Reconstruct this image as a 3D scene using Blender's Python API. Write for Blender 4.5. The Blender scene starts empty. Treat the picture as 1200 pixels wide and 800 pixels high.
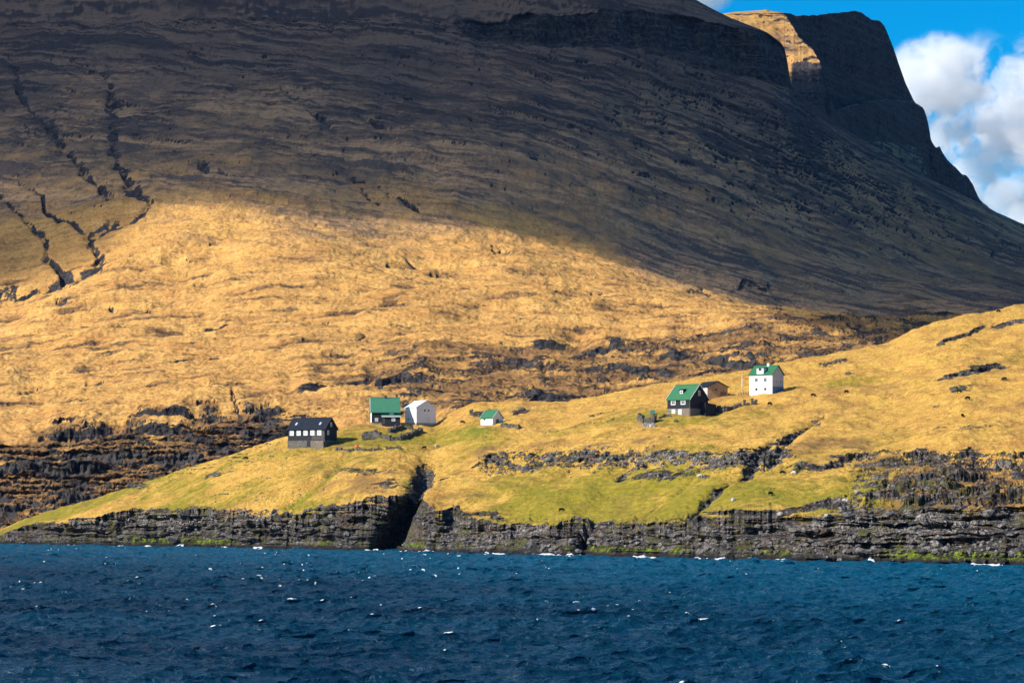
import bpy, bmesh, math, random
import numpy as np
from mathutils import Vector, Matrix

random.seed(7)
RNG = np.random.default_rng(11)
scene = bpy.context.scene
COL = scene.collection

# ------------------------------------------------------------------ camera model (survey of the place)
F = 3087.0      # focal length in 1200-px units
HC = 12.0       # eye height over the water
YH = 594.0      # horizon row
SUN_EL = 36.0
SUN_H = np.array([-0.885, -0.465]); SUN_H = SUN_H / np.linalg.norm(SUN_H)
SUN = np.array([SUN_H[0] * math.cos(math.radians(SUN_EL)), SUN_H[1] * math.cos(math.radians(SUN_EL)), math.sin(math.radians(SUN_EL))])
f32 = np.float32


def z_of(y, Y):
    return HC + (YH - y) * Y / F


def sstep(a, b, x):
    t = np.clip((x - a) / (b - a), 0, 1)
    return t * t * (3 - 2 * t)


# ------------------------------------------------------------------ numpy noise
def _hash(ix, iy, seed):
    h = (ix.astype(np.int64) * 374761393 + iy.astype(np.int64) * 668265263 + seed * 974634777) & 0x7fffffff
    h = ((h ^ (h >> 13)) * 1274126177) & 0x7fffffff
    return (h ^ (h >> 16))


_ANG = np.random.default_rng(5).uniform(0, 2 * np.pi, 4096)
_GX, _GY = np.cos(_ANG).astype(f32), np.sin(_ANG).astype(f32)
_PM = np.random.default_rng(6).permutation(4096).astype(np.int32)


def pn(x, y, seed=0):
    x = np.asarray(x, dtype=f32); y = np.asarray(y, dtype=f32)
    x, y = np.broadcast_arrays(x, y)
    fx = np.floor(x); fy = np.floor(y)
    xf = x - fx; yf = y - fy
    xi = fx.astype(np.int32) + np.int32(seed * 131); yi = fy.astype(np.int32) + np.int32(seed * 57)
    u = xf * xf * xf * (xf * (xf * 6 - 15) + 10); v = yf * yf * yf * (yf * (yf * 6 - 15) + 10)
    p0 = _PM[xi & 4095]; p1 = _PM[(xi + 1) & 4095]

    def g(p, dx, dy):
        k = _PM[(p + yi + dy) & 4095]
        return _GX[k] * (xf - f32(dx)) + _GY[k] * (yf - f32(dy))
    a = g(p0, 0, 0); b = g(p1, 1, 0)
    a += u * (b - a)
    c = g(p0, 0, 1); d = g(p1, 1, 1)
    c += u * (d - c)
    return a + v * (c - a)


def fbm(x, y, octv=4, seed=0, gain=0.5, lac=2.07):
    s = 0; a = 1.0
    for o in range(octv):
        s = s + a * pn(x + 17.3 * o, y - 9.1 * o, seed + o * 13)
        x = x * lac; y = y * lac; a *= gain
    return s * 1.4


def ridged(x, y, octv=4, seed=0, gain=0.5):
    s = 0; a = 1.0
    for o in range(octv):
        s = s + a * (1 - 2.2 * np.abs(pn(x + 11.3 * o, y + 5.1 * o, seed + o * 7)))
        x = x * 2.1; y = y * 2.1; a *= gain
    return s / 1.9


def curve(px, pts, sm=0.0):
    p = np.array(pts, float)
    if sm <= 0:
        return np.interp(px, p[:, 0], p[:, 1])
    g = np.arange(px.min() - 4 * sm, px.max() + 4 * sm, 2.0)
    v = np.interp(g, p[:, 0], p[:, 1])
    k = np.exp(-0.5 * (np.arange(-3 * sm, 3 * sm + 1, 2.0) / sm) ** 2); k /= k.sum()
    n = len(k) // 2
    v2 = np.convolve(np.pad(v, n, mode='edge'), k, mode='valid')[:len(g)]
    return np.interp(px, g, v2)


def pdist(x, y, poly, ys=1.0):
    """distance to a polyline (y scaled), and the parameter 0..1 along it"""
    best = np.full(x.shape, 1e9, f32); tt = np.zeros(x.shape, f32)
    n = len(poly) - 1
    for i in range(n):
        x0, y0 = poly[i]; x1, y1 = poly[i + 1]
        dx, dy = x1 - x0, (y1 - y0) * ys
        L = dx * dx + dy * dy + 1e-9
        t = np.clip(((x - x0) * dx + (y - y0) * ys * dy) / L, 0, 1)
        d = np.hypot(x - x0 - t * dx, (y - y0) * ys - t * dy)
        m = d < best
        best = np.where(m, d, best); tt = np.where(m, (i + t) / n, tt)
    return best, tt


def grid_mesh(name, X, Y, Z, attrs, mat, kind='structure', flip=False, flat=None):
    r, c = X.shape
    me = bpy.data.meshes.new(name)
    me.vertices.add(r * c)
    co = np.stack([X, Y, Z], -1).astype(f32).reshape(-1)
    me.vertices.foreach_set('co', co)
    idx = np.arange(r * c, dtype=np.int32).reshape(r, c)
    q = np.stack([idx[:-1, :-1], idx[:-1, 1:], idx[1:, 1:], idx[1:, :-1]], -1).reshape(-1, 4)
    if flip:
        q = q[:, ::-1]
    nf = len(q)
    me.loops.add(nf * 4); me.polygons.add(nf)
    me.loops.foreach_set('vertex_index', np.ascontiguousarray(q).reshape(-1))
    me.polygons.foreach_set('loop_start', np.arange(0, nf * 4, 4, dtype=np.int32))
    me.polygons.foreach_set('use_smooth', np.ones(nf, dtype=bool) if flat is None else ~flat[:-1, :-1].reshape(-1))
    me.update(calc_edges=True)
    for k, v in attrs.items():
        a = me.attributes.new(k, 'FLOAT', 'POINT')
        a.data.foreach_set('value', np.ascontiguousarray(v, dtype=f32).reshape(-1))
    me.materials.append(mat)
    o = bpy.data.objects.new(name, me)
    COL.objects.link(o)
    if kind:
        o['kind'] = kind
    return o


def grid_nz(X, Y, Z):
    P = np.stack([X, Y, Z], -1)
    du = np.gradient(P, axis=1); dv = np.gradient(P, axis=0)
    n = np.cross(du, dv)
    n /= np.linalg.norm(n, axis=-1, keepdims=True) + 1e-9
    return np.abs(n[..., 2])


# ------------------------------------------------------------------ material helpers
class NT:
    def __init__(self, name):
        self.m = bpy.data.materials.new(name)
        self.m.use_nodes = True
        self.t = self.m.node_tree
        self.t.nodes.clear()
        self.out = self.n('ShaderNodeOutputMaterial')

    def n(self, typ, **kw):
        nd = self.t.nodes.new(typ)
        for k, v in kw.items():
            setattr(nd, k, v)
        return nd

    def lk(self, a, b):
        self.t.links.new(a, b)

    def put(self, sock, v):
        if v is None:
            return
        if hasattr(v, 'node'):
            self.lk(v, sock)
        else:
            sock.default_value = v

    def math(self, op, a, b=None, c=None, clamp=False):
        nd = self.n('ShaderNodeMath', operation=op, use_clamp=clamp)
        for i, v in enumerate((a, b, c)):
            if v is not None:
                self.put(nd.inputs[i], v)
        return nd.outputs[0]

    def attr(self, name):
        return self.n('ShaderNodeAttribute', attribute_name=name).outputs['Fac']

    def pos(self, scale=(1, 1, 1)):
        tc = self.n('ShaderNodeTexCoord')
        mp = self.n('ShaderNodeMapping')
        mp.inputs['Scale'].default_value = scale
        self.lk(tc.outputs['Object'], mp.inputs['Vector'])
        return mp.outputs['Vector']

    def noise(self, vec, scale, detail=4.0, rough=0.55, dist=0.0):
        nd = self.n('ShaderNodeTexNoise')
        self.lk(vec, nd.inputs['Vector'])
        nd.inputs['Scale'].default_value = scale
        nd.inputs['Detail'].default_value = detail
        nd.inputs['Roughness'].default_value = rough
        nd.inputs['Distortion'].default_value = dist
        return nd.outputs['Fac']

    def vor(self, vec, scale, feature='F1', rnd=1.0):
        nd = self.n('ShaderNodeTexVoronoi', feature=feature)
        self.lk(vec, nd.inputs['Vector'])
        nd.inputs['Scale'].default_value = scale
        nd.inputs['Randomness'].default_value = rnd
        return nd

    def ramp(self, fac, a, b, v0=0.0, v1=1.0):
        nd = self.n('ShaderNodeMapRange', interpolation_type='SMOOTHSTEP')
        self.put(nd.inputs[0], fac)
        nd.inputs[1].default_value = a; nd.inputs[2].default_value = b
        nd.inputs[3].default_value = v0; nd.inputs[4].default_value = v1
        return nd.outputs[0]

    def mix(self, fac, a, b):
        nd = self.n('ShaderNodeMix', data_type='RGBA')
        self.put(nd.inputs[0], fac)
        for s, v in ((nd.inputs[6], a), (nd.inputs[7], b)):
            if hasattr(v, 'node'):
                self.lk(v, s)
            else:
                s.default_value = (v[0], v[1], v[2], 1)
        return nd.outputs[2]

    def bump(self, h, strength, dist, normal=None):
        nd = self.n('ShaderNodeBump')
        nd.inputs['Strength'].default_value = strength
        nd.inputs['Distance'].default_value = dist
        self.lk(h, nd.inputs['Height'])
        if normal is not None:
            self.lk(normal, nd.inputs['Normal'])
        return nd.outputs[0]

    def bsdf(self, color, rough=0.9, spec=0.2, normal=None, metallic=0.0):
        b = self.n('ShaderNodeBsdfPrincipled')
        if hasattr(color, 'node'):
            self.lk(color, b.inputs['Base Color'])
        else:
            b.inputs['Base Color'].default_value = (*color[:3], 1)
        self.put(b.inputs['Roughness'], rough)
        self.put(b.inputs['Specular IOR Level'], spec)
        b.inputs['Metallic'].default_value = metallic
        if normal is not None:
            self.lk(normal, b.inputs['Normal'])
        self.lk(b.outputs[0], self.out.inputs['Surface'])
        return b


def mat_headland():
    t = NT('coastal_grass_and_rock')
    p = t.pos()
    n60 = t.noise(p, 1 / 38, 3, .55)
    n12 = t.noise(p, 1 / 9, 4, .6)
    n3 = t.noise(p, 1 / 2.2, 4, .6)
    n1 = t.noise(p, 1 / .55, 3, .6)
    pst = t.pos((.22, 1.0, 1.0))
    nst = t.noise(pst, 1 / 1.6, 4, .62)
    gold = t.mix(t.ramp(n12, .36, .64), (.50, .295, .055), (.41, .205, .05))
    gold = t.mix(t.ramp(nst, .42, .66, 0, .8), gold, (.58, .365, .085))
    gold = t.mix(t.ramp(n3, .54, .70, 0, .75), gold, (.21, .105, .026))
    olive = t.mix(t.ramp(n3, .35, .65), (.245, .205, .015), (.155, .145, .014))
    olive = t.mix(t.ramp(n1, .45, .7, 0, .6), olive, (.30, .22, .03))
    g = t.math('ADD', t.attr('green'), t.math('MULTIPLY', t.math('SUBTRACT', t.math('ADD', n60, n12), 1.0), 1.5))
    g = t.math('ADD', g, t.math('MULTIPLY', t.math('SUBTRACT', n3, .5), .8))
    grass = t.mix(t.ramp(g, .15, .95), gold, olive)
    lush = t.mix(n3, (.085, .125, .012), (.19, .195, .014))
    grass = t.mix(t.ramp(t.math('ADD', t.attr('lush'), t.math('MULTIPLY', t.math('SUBTRACT', n3, .5), .9)), .3, .75), grass, lush)
    # brown heather and bare peat patches
    br = t.math('ADD', t.attr('brown'), t.math('MULTIPLY', t.math('SUBTRACT', t.math('ADD', n12, nst), 1.0), 1.1))
    heather = t.mix(n1, (.14, .075, .032), (.20, .115, .05))
    grass = t.mix(t.ramp(br, .25, .75, 0, .85), grass, heather)
    grass = t.mix(t.ramp(n1, .38, .72, 0, .55), grass, (.15, .085, .02))
    # rock
    r1 = t.noise(p, 1 / 2.4, 5, .68)
    r2 = t.noise(p, 1 / .5, 4, .65)
    v = t.vor(t.pos((1, 1, .6)), 1 / 1.3)
    rock = t.mix(t.ramp(r1, .40, .66), (.016, .0145, .015), (.145, .124, .110))
    rock = t.mix(t.ramp(v.outputs['Color'], .2, .8, 0, .55), rock, (.055, .047, .045))
    lich = t.math('MULTIPLY', t.ramp(t.math('ADD', r2, t.math('MULTIPLY', r1, .6)), .76, .92), t.attr('pale'))
    rock = t.mix(lich, rock, (.52, .475, .43))
    rock = t.mix(t.ramp(n12, .52, .66, 0, .6), rock, (.115, .072, .04))
    bedn = t.noise(t.pos((.07, .07, 1.0)), 1 / .8, 4, .65)
    rock = t.mix(t.ramp(bedn, .50, .62, 0, .75), rock, (.020, .018, .020))
    rock = t.mix(t.ramp(bedn, .44, .34, 0, .45), rock, (.20, .175, .155))
    moss = t.ramp(t.math('ADD', t.noise(p, 1 / 5, 4, .6), t.math('MULTIPLY', r2, .2)), .62, .74, 0, .75)
    rock = t.mix(moss, rock, (.10, .095, .02))
    # wet foot of the cliff, weed and algae
    alg = t.mix(t.ramp(n3, .4, .62), (.03, .03, .014), (.17, .22, .015))
    rock = t.mix(t.ramp(t.math('ADD', t.attr('algae'), t.math('MULTIPLY', t.math('SUBTRACT', n12, .5), 1.8)), .45, .8), rock, alg)
    rock = t.mix(t.attr('wet'), rock, t.mix(t.ramp(n3, .5, .75, 0, .6), (.012, .011, .011), (.06, .035, .02)))
    ck = t.vor(t.pos((1, 1, 1.6)), 1 / 1.0, 'DISTANCE_TO_EDGE')
    ck2 = t.vor(t.pos((1, 1, .8)), 1 / 3.1, 'DISTANCE_TO_EDGE')
    crack = t.math('MINIMUM', t.ramp(ck.outputs['Distance'], .0, .10), t.ramp(ck2.outputs['Distance'], .0, .07))
    rock = t.mix(t.math('MULTIPLY', t.math('SUBTRACT', 1.0, crack), .8), rock, (.012, .011, .012))
    rm = t.math('ADD', t.attr('rock'), t.math('MULTIPLY', t.math('SUBTRACT', t.math('ADD', n3, n1), 1.0), .9))
    rmf = t.ramp(rm, .42, .58)
    col = t.mix(rmf, grass, rock)
    hh = t.math('ADD', t.math('MULTIPLY', n3, .5), t.math('MULTIPLY', n1, .22))
    hr = t.math('ADD', t.math('MULTIPLY', r1, 1.2), t.math('MULTIPLY', r2, .4))
    nd = t.n('ShaderNodeMix', data_type='FLOAT')
    t.lk(rmf, nd.inputs[0]); t.lk(hh, nd.inputs[2]); t.lk(hr, nd.inputs[3])
    t.bsdf(col, .92, .12, t.bump(nd.outputs[0], .8, .9))
    return t.m


def mat_mountain():
    t = NT('mountain_grass_scree_and_basalt')
    p = t.pos()
    n150 = t.noise(p, 1 / 120, 4, .55)
    n30 = t.noise(p, 1 / 26, 5, .6)
    n8 = t.noise(p, 1 / 7, 5, .62)
    n2 = t.noise(p, 1 / 1.8, 3, .6)
    pst = t.pos((.25, 1.0, 1.0))
    nst = t.noise(pst, 1 / 5.5, 5, .62)
    tan = t.mix(t.ramp(n30, .38, .64), (.57, .315, .084), (.46, .228, .064))
    tan = t.mix(t.ramp(nst, .45, .68, 0, .8), tan, (.60, .375, .125))
    tan = t.mix(t.ramp(n8, .54, .74, 0, .7), tan, (.24, .115, .036))
    tan = t.mix(t.ramp(n2, .48, .66, 0, .6), tan, (.21, .105, .034))
    tan = t.mix(t.ramp(t.noise(p, 1 / 1.1, 2, .7), .55, .75, 0, .5), tan, (.62, .40, .15))
    sk = t.math('ADD', t.attr('streak'), t.math('MULTIPLY', t.math('SUBTRACT', nst, .5), .7))
    sk = t.math('ADD', .5, t.math('MULTIPLY', t.math('SUBTRACT', sk, .5), t.ramp(n150, .40, .60, .35, 1.25)))
    high = t.mix(t.ramp(n30, .36, .64), (.30, .18, .092), (.21, .138, .08))
    high = t.mix(t.ramp(sk, .46, .30, 0, .9), high, (.42, .255, .13))
    high = t.mix(t.ramp(sk, .53, .76, 0, .85), high, (.085, .068, .060))
    high = t.mix(t.ramp(nst, .52, .66, 0, .5), high, (.085, .068, .058))
    high = t.mix(t.ramp(n8, .5, .7, 0, .6), high, (.055, .05, .044))
    tan = t.mix(t.ramp(n150, .46, .66, 0, .45), tan, (.38, .20, .058))
    tan = t.mix(t.ramp(t.noise(t.pos((.2, 1, 1)), 1 / 12, 4, .6), .53, .66, 0, .55), tan, (.26, .13, .045))
    tan = t.mix(t.ramp(t.noise(t.pos((.3, 1, 1)), 1 / 2.6, 4, .65), .56, .68, 0, .75), tan, (.19, .095, .034))
    scr = t.math('ADD', t.attr('scree_shade'), t.math('MULTIPLY', t.math('SUBTRACT', t.math('ADD', n30, nst), 1.0), 1.1))
    high = t.mix(t.ramp(scr, .25, .85, 0, .76), high, t.mix(t.ramp(sk, .4, .65), (.10, .078, .065), (.034, .031, .034)))  # scree plus painted shade darkening the upper slope
    h = t.math('ADD', t.attr('high'), t.math('MULTIPLY', t.math('SUBTRACT', t.math('ADD', n150, n30), 1.0), .7))
    grass = t.mix(t.ramp(h, .2, .8), tan, high)
    br = t.math('ADD', t.attr('brown'), t.math('MULTIPLY', t.math('SUBTRACT', t.math('ADD', n30, nst), 1.0), 1.2))
    grass = t.mix(t.ramp(br, .25, .8, 0, .85), grass, t.mix(t.ramp(t.math('ADD', n2, t.math('MULTIPLY', t.math('SUBTRACT', n8, .5), .8)), .35, .68), (.065, .036, .02), (.20, .112, .05)))
    r1 = t.noise(p, 1 / 6, 5, .68)
    r2 = t.noise(p, 1 / 1.4, 3, .65)
    rock = t.mix(t.ramp(r1, .42, .68), (.016, .015, .018), (.075, .067, .064))
    rock = t.mix(t.ramp(r2, .62, .8, 0, .45), rock, (.14, .125, .12))
    rock = t.mix(t.ramp(n30, .52, .68, 0, .5), rock, (.05, .045, .026))
    bedn = t.noise(t.pos((.05, .05, 1.0)), 1 / 1.9, 4, .65)
    bedw = t.noise(t.pos((.02, .02, 1.0)), 1 / 11, 4, .6)
    rock = t.mix(t.ramp(bedw, .48, .64, 0, .4), rock, (.09, .082, .08))
    rock = t.mix(t.ramp(bedn, .44, .34, 0, .5), rock, (.125, .11, .10))
    rka = t.attr('rock')
    rm = t.math('ADD', rka, t.math('MULTIPLY', t.math('SUBTRACT', t.math('ADD', n8, n2), 1.0), t.math('ADD', .25, t.math('MULTIPLY', rka, .9))))
    rmf = t.ramp(rm, .40, .60)
    col = t.mix(rmf, grass, rock)
    hh = t.math('ADD', t.math('MULTIPLY', n8, 2.0), t.math('MULTIPLY', n2, .6))
    hr = t.math('ADD', t.math('MULTIPLY', r1, 2.6), t.math('MULTIPLY', r2, .9))
    nd = t.n('ShaderNodeMix', data_type='FLOAT')
    t.lk(rmf, nd.inputs[0]); t.lk(hh, nd.inputs[2]); t.lk(hr, nd.inputs[3])
    t.bsdf(col, .95, .08, t.bump(nd.outputs[0], 1.0, 1.0))
    return t.m


# ------------------------------------------------------------------ headland
def build_headland():
    px = np.concatenate([np.arange(-240, 1440, 1.0), np.arange(1440, 2300, 4.0)])
    ysh = curve(px, [(-240, 634), (-60, 636.5), (0, 638), (200, 641), (400, 645), (600, 650), (800, 655), (1000, 659), (1200, 663), (1470, 669)], 12)
    Ysh = F * HC / (ysh - YH)
    yct = curve(px, [(-240, 650), (-60, 640), (-20, 632), (0, 626), (25, 613), (60, 612), (100, 606), (150, 596), (200, 596), (300, 600), (345, 603), (390, 592),
                     (430, 584), (460, 579), (486, 571), (494, 585), (510, 600), (530, 598), (548, 608), (575, 606), (590, 612), (640, 614), (670, 608), (700, 609), (750, 612),
                     (800, 606), (850, 598), (900, 600), (960, 600), (1000, 597), (1050, 592), (1100, 590), (1150, 592), (1200, 590), (1470, 590)], 2.5)
    yrd = curve(px, [(-240, 652), (-60, 643), (-20, 629), (0, 621), (20, 611), (60, 598), (100, 587), (150, 571), (200, 553), (250, 539), (300, 522), (325, 514), (345, 509),
                     (395, 502), (425, 495.5), (470, 495), (512, 495), (526, 484), (540, 477), (560, 471.5), (600, 470), (640, 470.5), (665, 471), (690, 465), (740, 456), (780, 448),
                     (830, 440), (870, 433.5), (900, 427), (960, 417), (1000, 408.5), (1040, 402), (1060, 392), (1080, 382), (1100, 375), (1130, 367), (1150, 367), (1170, 362), (1200, 355),
                     (1300, 330), (1470, 292)], 3)
    Yrd = curve(px, [(-240, 905), (0, 872), (60, 866), (200, 848), (330, 826), (430, 834), (520, 850), (600, 850), (700, 836), (800, 832), (900, 840), (1000, 850), (1100, 862),
                     (1200, 875), (1470, 925)], 30)
    # bays and points along the shore
    big = fbm(px / 70, px * 0 + 3.3, 3, 3) * 9 + fbm(px / 17, px * 0 + 8.3, 3, 9) * 3.0
    cleft = 12 * np.exp(-((px - 455) / 26.0) ** 2) + 4 * np.exp(-((px - 455) / 13.0) ** 2) + 9 * np.exp(-((px - 690) / 12.0) ** 2)
    Ysh = Ysh + big * .5 + cleft
    Yct = Ysh + curve(px, [(-240, 8), (100, 9), (400, 11), (500, 20), (600, 16), (800, 16), (900, 24), (1050, 34), (1200, 40), (1470, 45)], 25)
    rows = []
    # (segment, t)
    nS, nC, nG, nB = 14, 110, 600, 46
    v_s = np.linspace(0, 1, nS, endpoint=False); v_c = np.linspace(0, 1, nC, endpoint=False)
    v_g = np.linspace(0, 1, nG, endpoint=False) ** 1.4; v_b = np.linspace(0, 1, nB) ** 1.7
    # the turf is one smooth surface S(px, Y); the cliff brow is where the rock has broken back into it
    def smooth(a, sg):
        k = np.exp(-.5 * (np.arange(-3 * sg, 3 * sg + 1) / sg) ** 2); k /= k.sum()
        return np.convolve(np.pad(a, 3 * sg, mode='edge'), k, mode='valid')
    yc0 = smooth(yct, 26); yr0 = smooth(yrd, 16); Yc0 = smooth(Yct, 30)
    wct = np.clip((yct - yc0) / (yrd - yc0), -.12, .12)
    bit = np.clip(fbm(px / 6, px * 0 + 2.2, 3, 15) * 2.6 + fbm(px / 30, px * 0 + 6.2, 3, 16) * 5, -6, 6)
    Yct = np.maximum(Yc0 + wct * (Yrd - Yc0) + bit, Ysh + 4)
    Zc0 = z_of(yc0, Yc0)

    def S(Yv):
        w_ = (Yv - Yc0[None, :]) / (Yrd - Yc0)[None, :]
        y_ = yc0[None, :] + (yr0 - yc0)[None, :] * w_ + (yrd - yr0)[None, :] * np.clip(w_, 0, 1) ** 4
        zi = z_of(y_, Yv)
        zl = Zc0[None, :] + (z_of(yrd, Yrd) - Zc0)[None, :] * w_
        b_ = np.clip(w_, 0, 1)
        return np.where(w_ < 1, zi * (1 - .35 * b_ * (1 - b_)) + zl * .35 * b_ * (1 - b_), zi) + .015 * (z_of(yrd, Yrd) - Zc0)[None, :] * np.sin(np.pi * b_) ** 2
    Zct = S(Yct[None, :])[0]; Zrd = z_of(yrd, Yrd)
    # foot shelf, cliff, slope, back
    def seg(a, b, v):
        return a[None, :] + (b - a)[None, :] * v[:, None]
    Zsh = np.minimum(1.6, Zct * .25)
    Y_s = seg(Ysh - 5, Ysh + 1.5, v_s); Z_s = seg(np.full_like(px, -2.2), Zsh, v_s)
    Y_c = seg(Ysh + 1.5, Yct, v_c); Z_c = seg(Zsh, Zct, v_c ** .82)
    w = v_g[:, None]
    Y_g = seg(Yc0, Yrd, v_g)
    Y_g = Y_g + (Yct - Yc0)[None, :] * np.exp(-(Y_g - Yc0[None, :]) / 30.0)
    Z_g = S(Y_g)
    Y_b = seg(Yrd, Yrd + 190, v_b)
    drop = np.where(v_b < .12, (v_b / .12) ** 2 * .03, .03 + (v_b - .12) * 1.12)
    Z_b = Zrd[None, :] * (1 - drop[:, None]) - 6 * drop[:, None]
    Y = np.vstack([Y_s, Y_c, Y_g, Y_b]); Z = np.vstack([Z_s, Z_c, Z_g, Z_b])
    PX = np.broadcast_to(px, Y.shape).copy()
    segid = np.repeat([0, 1, 2, 3], [nS, nC, nG, nB])[:, None] * np.ones_like(px)[None, :]
    vc = np.vstack([0 * Y_s, np.broadcast_to(v_c[:, None], Y_c.shape), 1 + 0 * Y_g, 2 + 0 * Y_b])
    X = (PX - 600) / F * Y
    py = YH - (Z - HC) * F / Y
    wob = fbm(PX / 9, py / 30, 3, 21); X = X.astype(f32); Y = Y.astype(f32); Z = Z.astype(f32); PX = PX.astype(f32); py = py.astype(f32)
    land = sstep(-70, 0, PX)
    # --- cliff relief: bedding + columns + blocks, pushed along the depth
    cl = np.where(segid == 1, 1.0, 0.0)
    cl = np.where(segid == 2, np.clip(1 - (vc - 0 + (Y - Yct[None, :]) / 6 - 1), 0, 1), cl)
    cl = np.where(segid == 0, .6, cl)
    endm = np.where(segid == 1, np.sin(np.pi * np.clip(vc, 0.0, 1)) ** .5, np.where(segid == 0, .35, .0))
    lay = Z / 2.3 + .5 * fbm(X / 22, Z / 9, 2, 31)
    fl = np.floor(lay); fr = lay - fl
    layn = (_hash(fl, np.floor(X / 7 + 3 * pn(X / 13, fl * 1.0, 3)), 5) % 1000) / 1000.0
    dcl = (fbm(X / 22, Z / 7, 3, 41) * 5.0 + fbm(X / 20, Z / 1.3, 3, 45) * 3.8 + fbm(X / 5, Z / 1.6, 4, 47) * 2.0 + (layn - .5) * 2.6 + fbm(X / 1.9, Z / .9, 3, 49) * 1.0)
    Y = Y + endm * dcl * np.clip(Zct / 8, 0, 1)[None, :] * (.7 + .9 * sstep(850, 1050, PX))
    Z = Z + endm * (fbm(X / 14, Y / 9, 3, 51) * .9 - .45 * (fr - .5))
    pxc = 486 - (py - 573) * .48
    Y = Y + np.where(segid <= 1, 1, 0) * 24 * np.exp(-((PX - pxc) / 12.0) ** 2) * (1 - np.where(segid == 1, vc, 0) ** 8)
    # --- slope relief
    sl = np.where(segid >= 2, 1.0, 0.0) * np.where(segid == 2, sstep(0, 14, Y - Yct[None, :]), 1)
    near_r = np.where(segid == 2, sstep(0, 60, Yrd[None, :] - Y), 0)
    rel = fbm(X / 55, Y / 70, 3, 61) * 2.6 * near_r + fbm(X / 17, Y / 20, 3, 63) * 1.0 * (.35 + .65 * near_r) + fbm(X / 5.5, Y / 7, 3, 65) * .32 + fbm(X / 1.4, Y / 1.9, 3, 67) * .13
    Z = Z + sl * rel * land
    # small terracettes (sheep tracks) along the contours
    ter = Z / 1.15 + 1.3 * fbm(X / 60, Y / 60, 3, 71)
    tf = ter - np.floor(ter)
    Z = Z + sl * .26 * (sstep(.6, 1.0, tf) - tf) * sstep(-.15, .35, fbm(X / 45, Y / 45, 3, 73))
    rock = np.zeros_like(Z); brown = np.zeros_like(Z); green = np.zeros_like(Z); lush = np.zeros_like(Z)

    colj = fbm(px / 11, px * 0 + 1.7, 4, 171)
    colj2 = fbm(px / 60, px * 0 + 4.7, 2, 173)
    W1 = fbm(X / 8, Y / 11 + Z / 4, 4, 175, .6); W2 = fbm(X / 2.2, Z / 2.2 + Y / 5, 3, 176)
    wx = 2.4 * fbm(X / 9, Y / 22, 3, 91); wy = 2 * fbm(X / 9, Y / 22, 3, 93)
    okc = np.where((segid == 1) | (segid == 2), 1, 0)

    def ledge(pts, h, L, band, jag=3.0, strength=1.0, ramp_px=12):
        """a rock step: pts trace its brow, h metres high, the turf above tailing off over L picture rows"""
        x0, x1 = pts[0][0], pts[-1][0]
        c = slice(int(np.searchsorted(px, x0 - ramp_px - 2)), int(np.searchsorted(px, x1 + ramp_px + 2)))
        pc = px[c][None, :]
        h = h * .5
        hp = h * 3.9                                   # its height in picture rows
        yl = np.interp(pc, [a for a, b in pts], [b for a, b in pts]) + .35 * jag * colj2[c][None, :] + hp * .55
        m = sstep(x0 - ramp_px, x0 + ramp_px, pc) * (1 - sstep(x1 - ramp_px, x1 + ramp_px, pc))
        m = m * np.clip(.85 + .8 * fbm(pc / 60, pc * 0 + 2 * h, 2, 77), 0.3, 1.2)
        d = yl - py[:, c]
        dj = d + (.8 + .45 * jag) * W1[:, c] + .25 * jag * colj[c][None, :]
        rw = max(ramp_px, 16); mb = sstep(x0 - ramp_px, x0 + rw, pc) * (1 - sstep(x1 - rw, x1 + ramp_px, pc)) if x1 - x0 > 2 * rw else m * .5
        L = min(L, max(5, .22 * (x1 - x0)))
        ok = (segid[:, c] >= 2)
        Z[:, c] += ok * np.minimum(m, mb) * h * sstep(-1.6, 1.6, dj) * np.exp(-np.clip(d, 0, None) / (L * .8))
        face = m * sstep(-3.2, -1.0, dj + 1.5 * W2[:, c]) * (1 - sstep(.9, 2.6, dj + 2.5 * W1[:, c])) * ok
        talus = m * .66 * sstep(-band * .9, -1, dj) * (1 - sstep(-1, 1, dj)) * sstep(.02, .22, W2[:, c]) * ok
        rock[:, c] = np.maximum(rock[:, c], np.maximum(np.clip(face * 1.3, 0, 1), talus) * strength)

    def gully(pts, depth, w, rk=1.0, ys=1.0, taper=True):
        xs = [p[0] for p in pts]
        c = slice(int(np.searchsorted(px, min(xs) - 3 * w - 8)), int(np.searchsorted(px, max(xs) + 3 * w + 8)))
        d, tt = pdist(PX[:, c] + wx[:, c], py[:, c] + wy[:, c], pts, ys)
        tp = np.sin(np.pi * np.clip(tt, .04, .96)) ** .4 if taper else 1
        Z[:, c] -= depth * np.exp(-(d / w) ** 2) * okc[:, c] * tp
        rock[:, c] = np.maximum(rock[:, c], rk * np.exp(-(d / (w * 1.1)) ** 4) * tp * okc[:, c])

    # ledge across the right lobe
    ledge([(552, 542), (575, 532), (597, 541), (612, 545), (645, 541), (680, 537), (720, 538), (747, 534), (775, 531), (800, 532), (830, 538), (862, 540), (890, 538), (925, 537)], 3.6, 22, 15, 3)
    ledge([(745, 556), (770, 553), (800, 550), (820, 548)], 2.0, 10, 8, 2)
    ledge([(925, 551), (960, 547), (1000, 536), (1050, 532), (1100, 533), (1140, 528), (1170, 528), (1215, 526), (1470, 520)], 3.0, 30, 14, 5, .72)
    ledge([(1100, 562), (1140, 560), (1180, 556), (1240, 552), (1470, 550)], 2.2, 14, 9, 5, .62)
    ledge([(1010, 577), (1050, 572), (1090, 566), (1130, 582), (1200, 580), (1470, 580)], 2.0, 12, 8, 5, .62)
    ledge([(840, 601), (880, 603), (905, 601), (945, 594), (985, 593), (1010, 601), (1060, 594), (1080, 590)], 1.8, 12, 6, 2)
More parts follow.
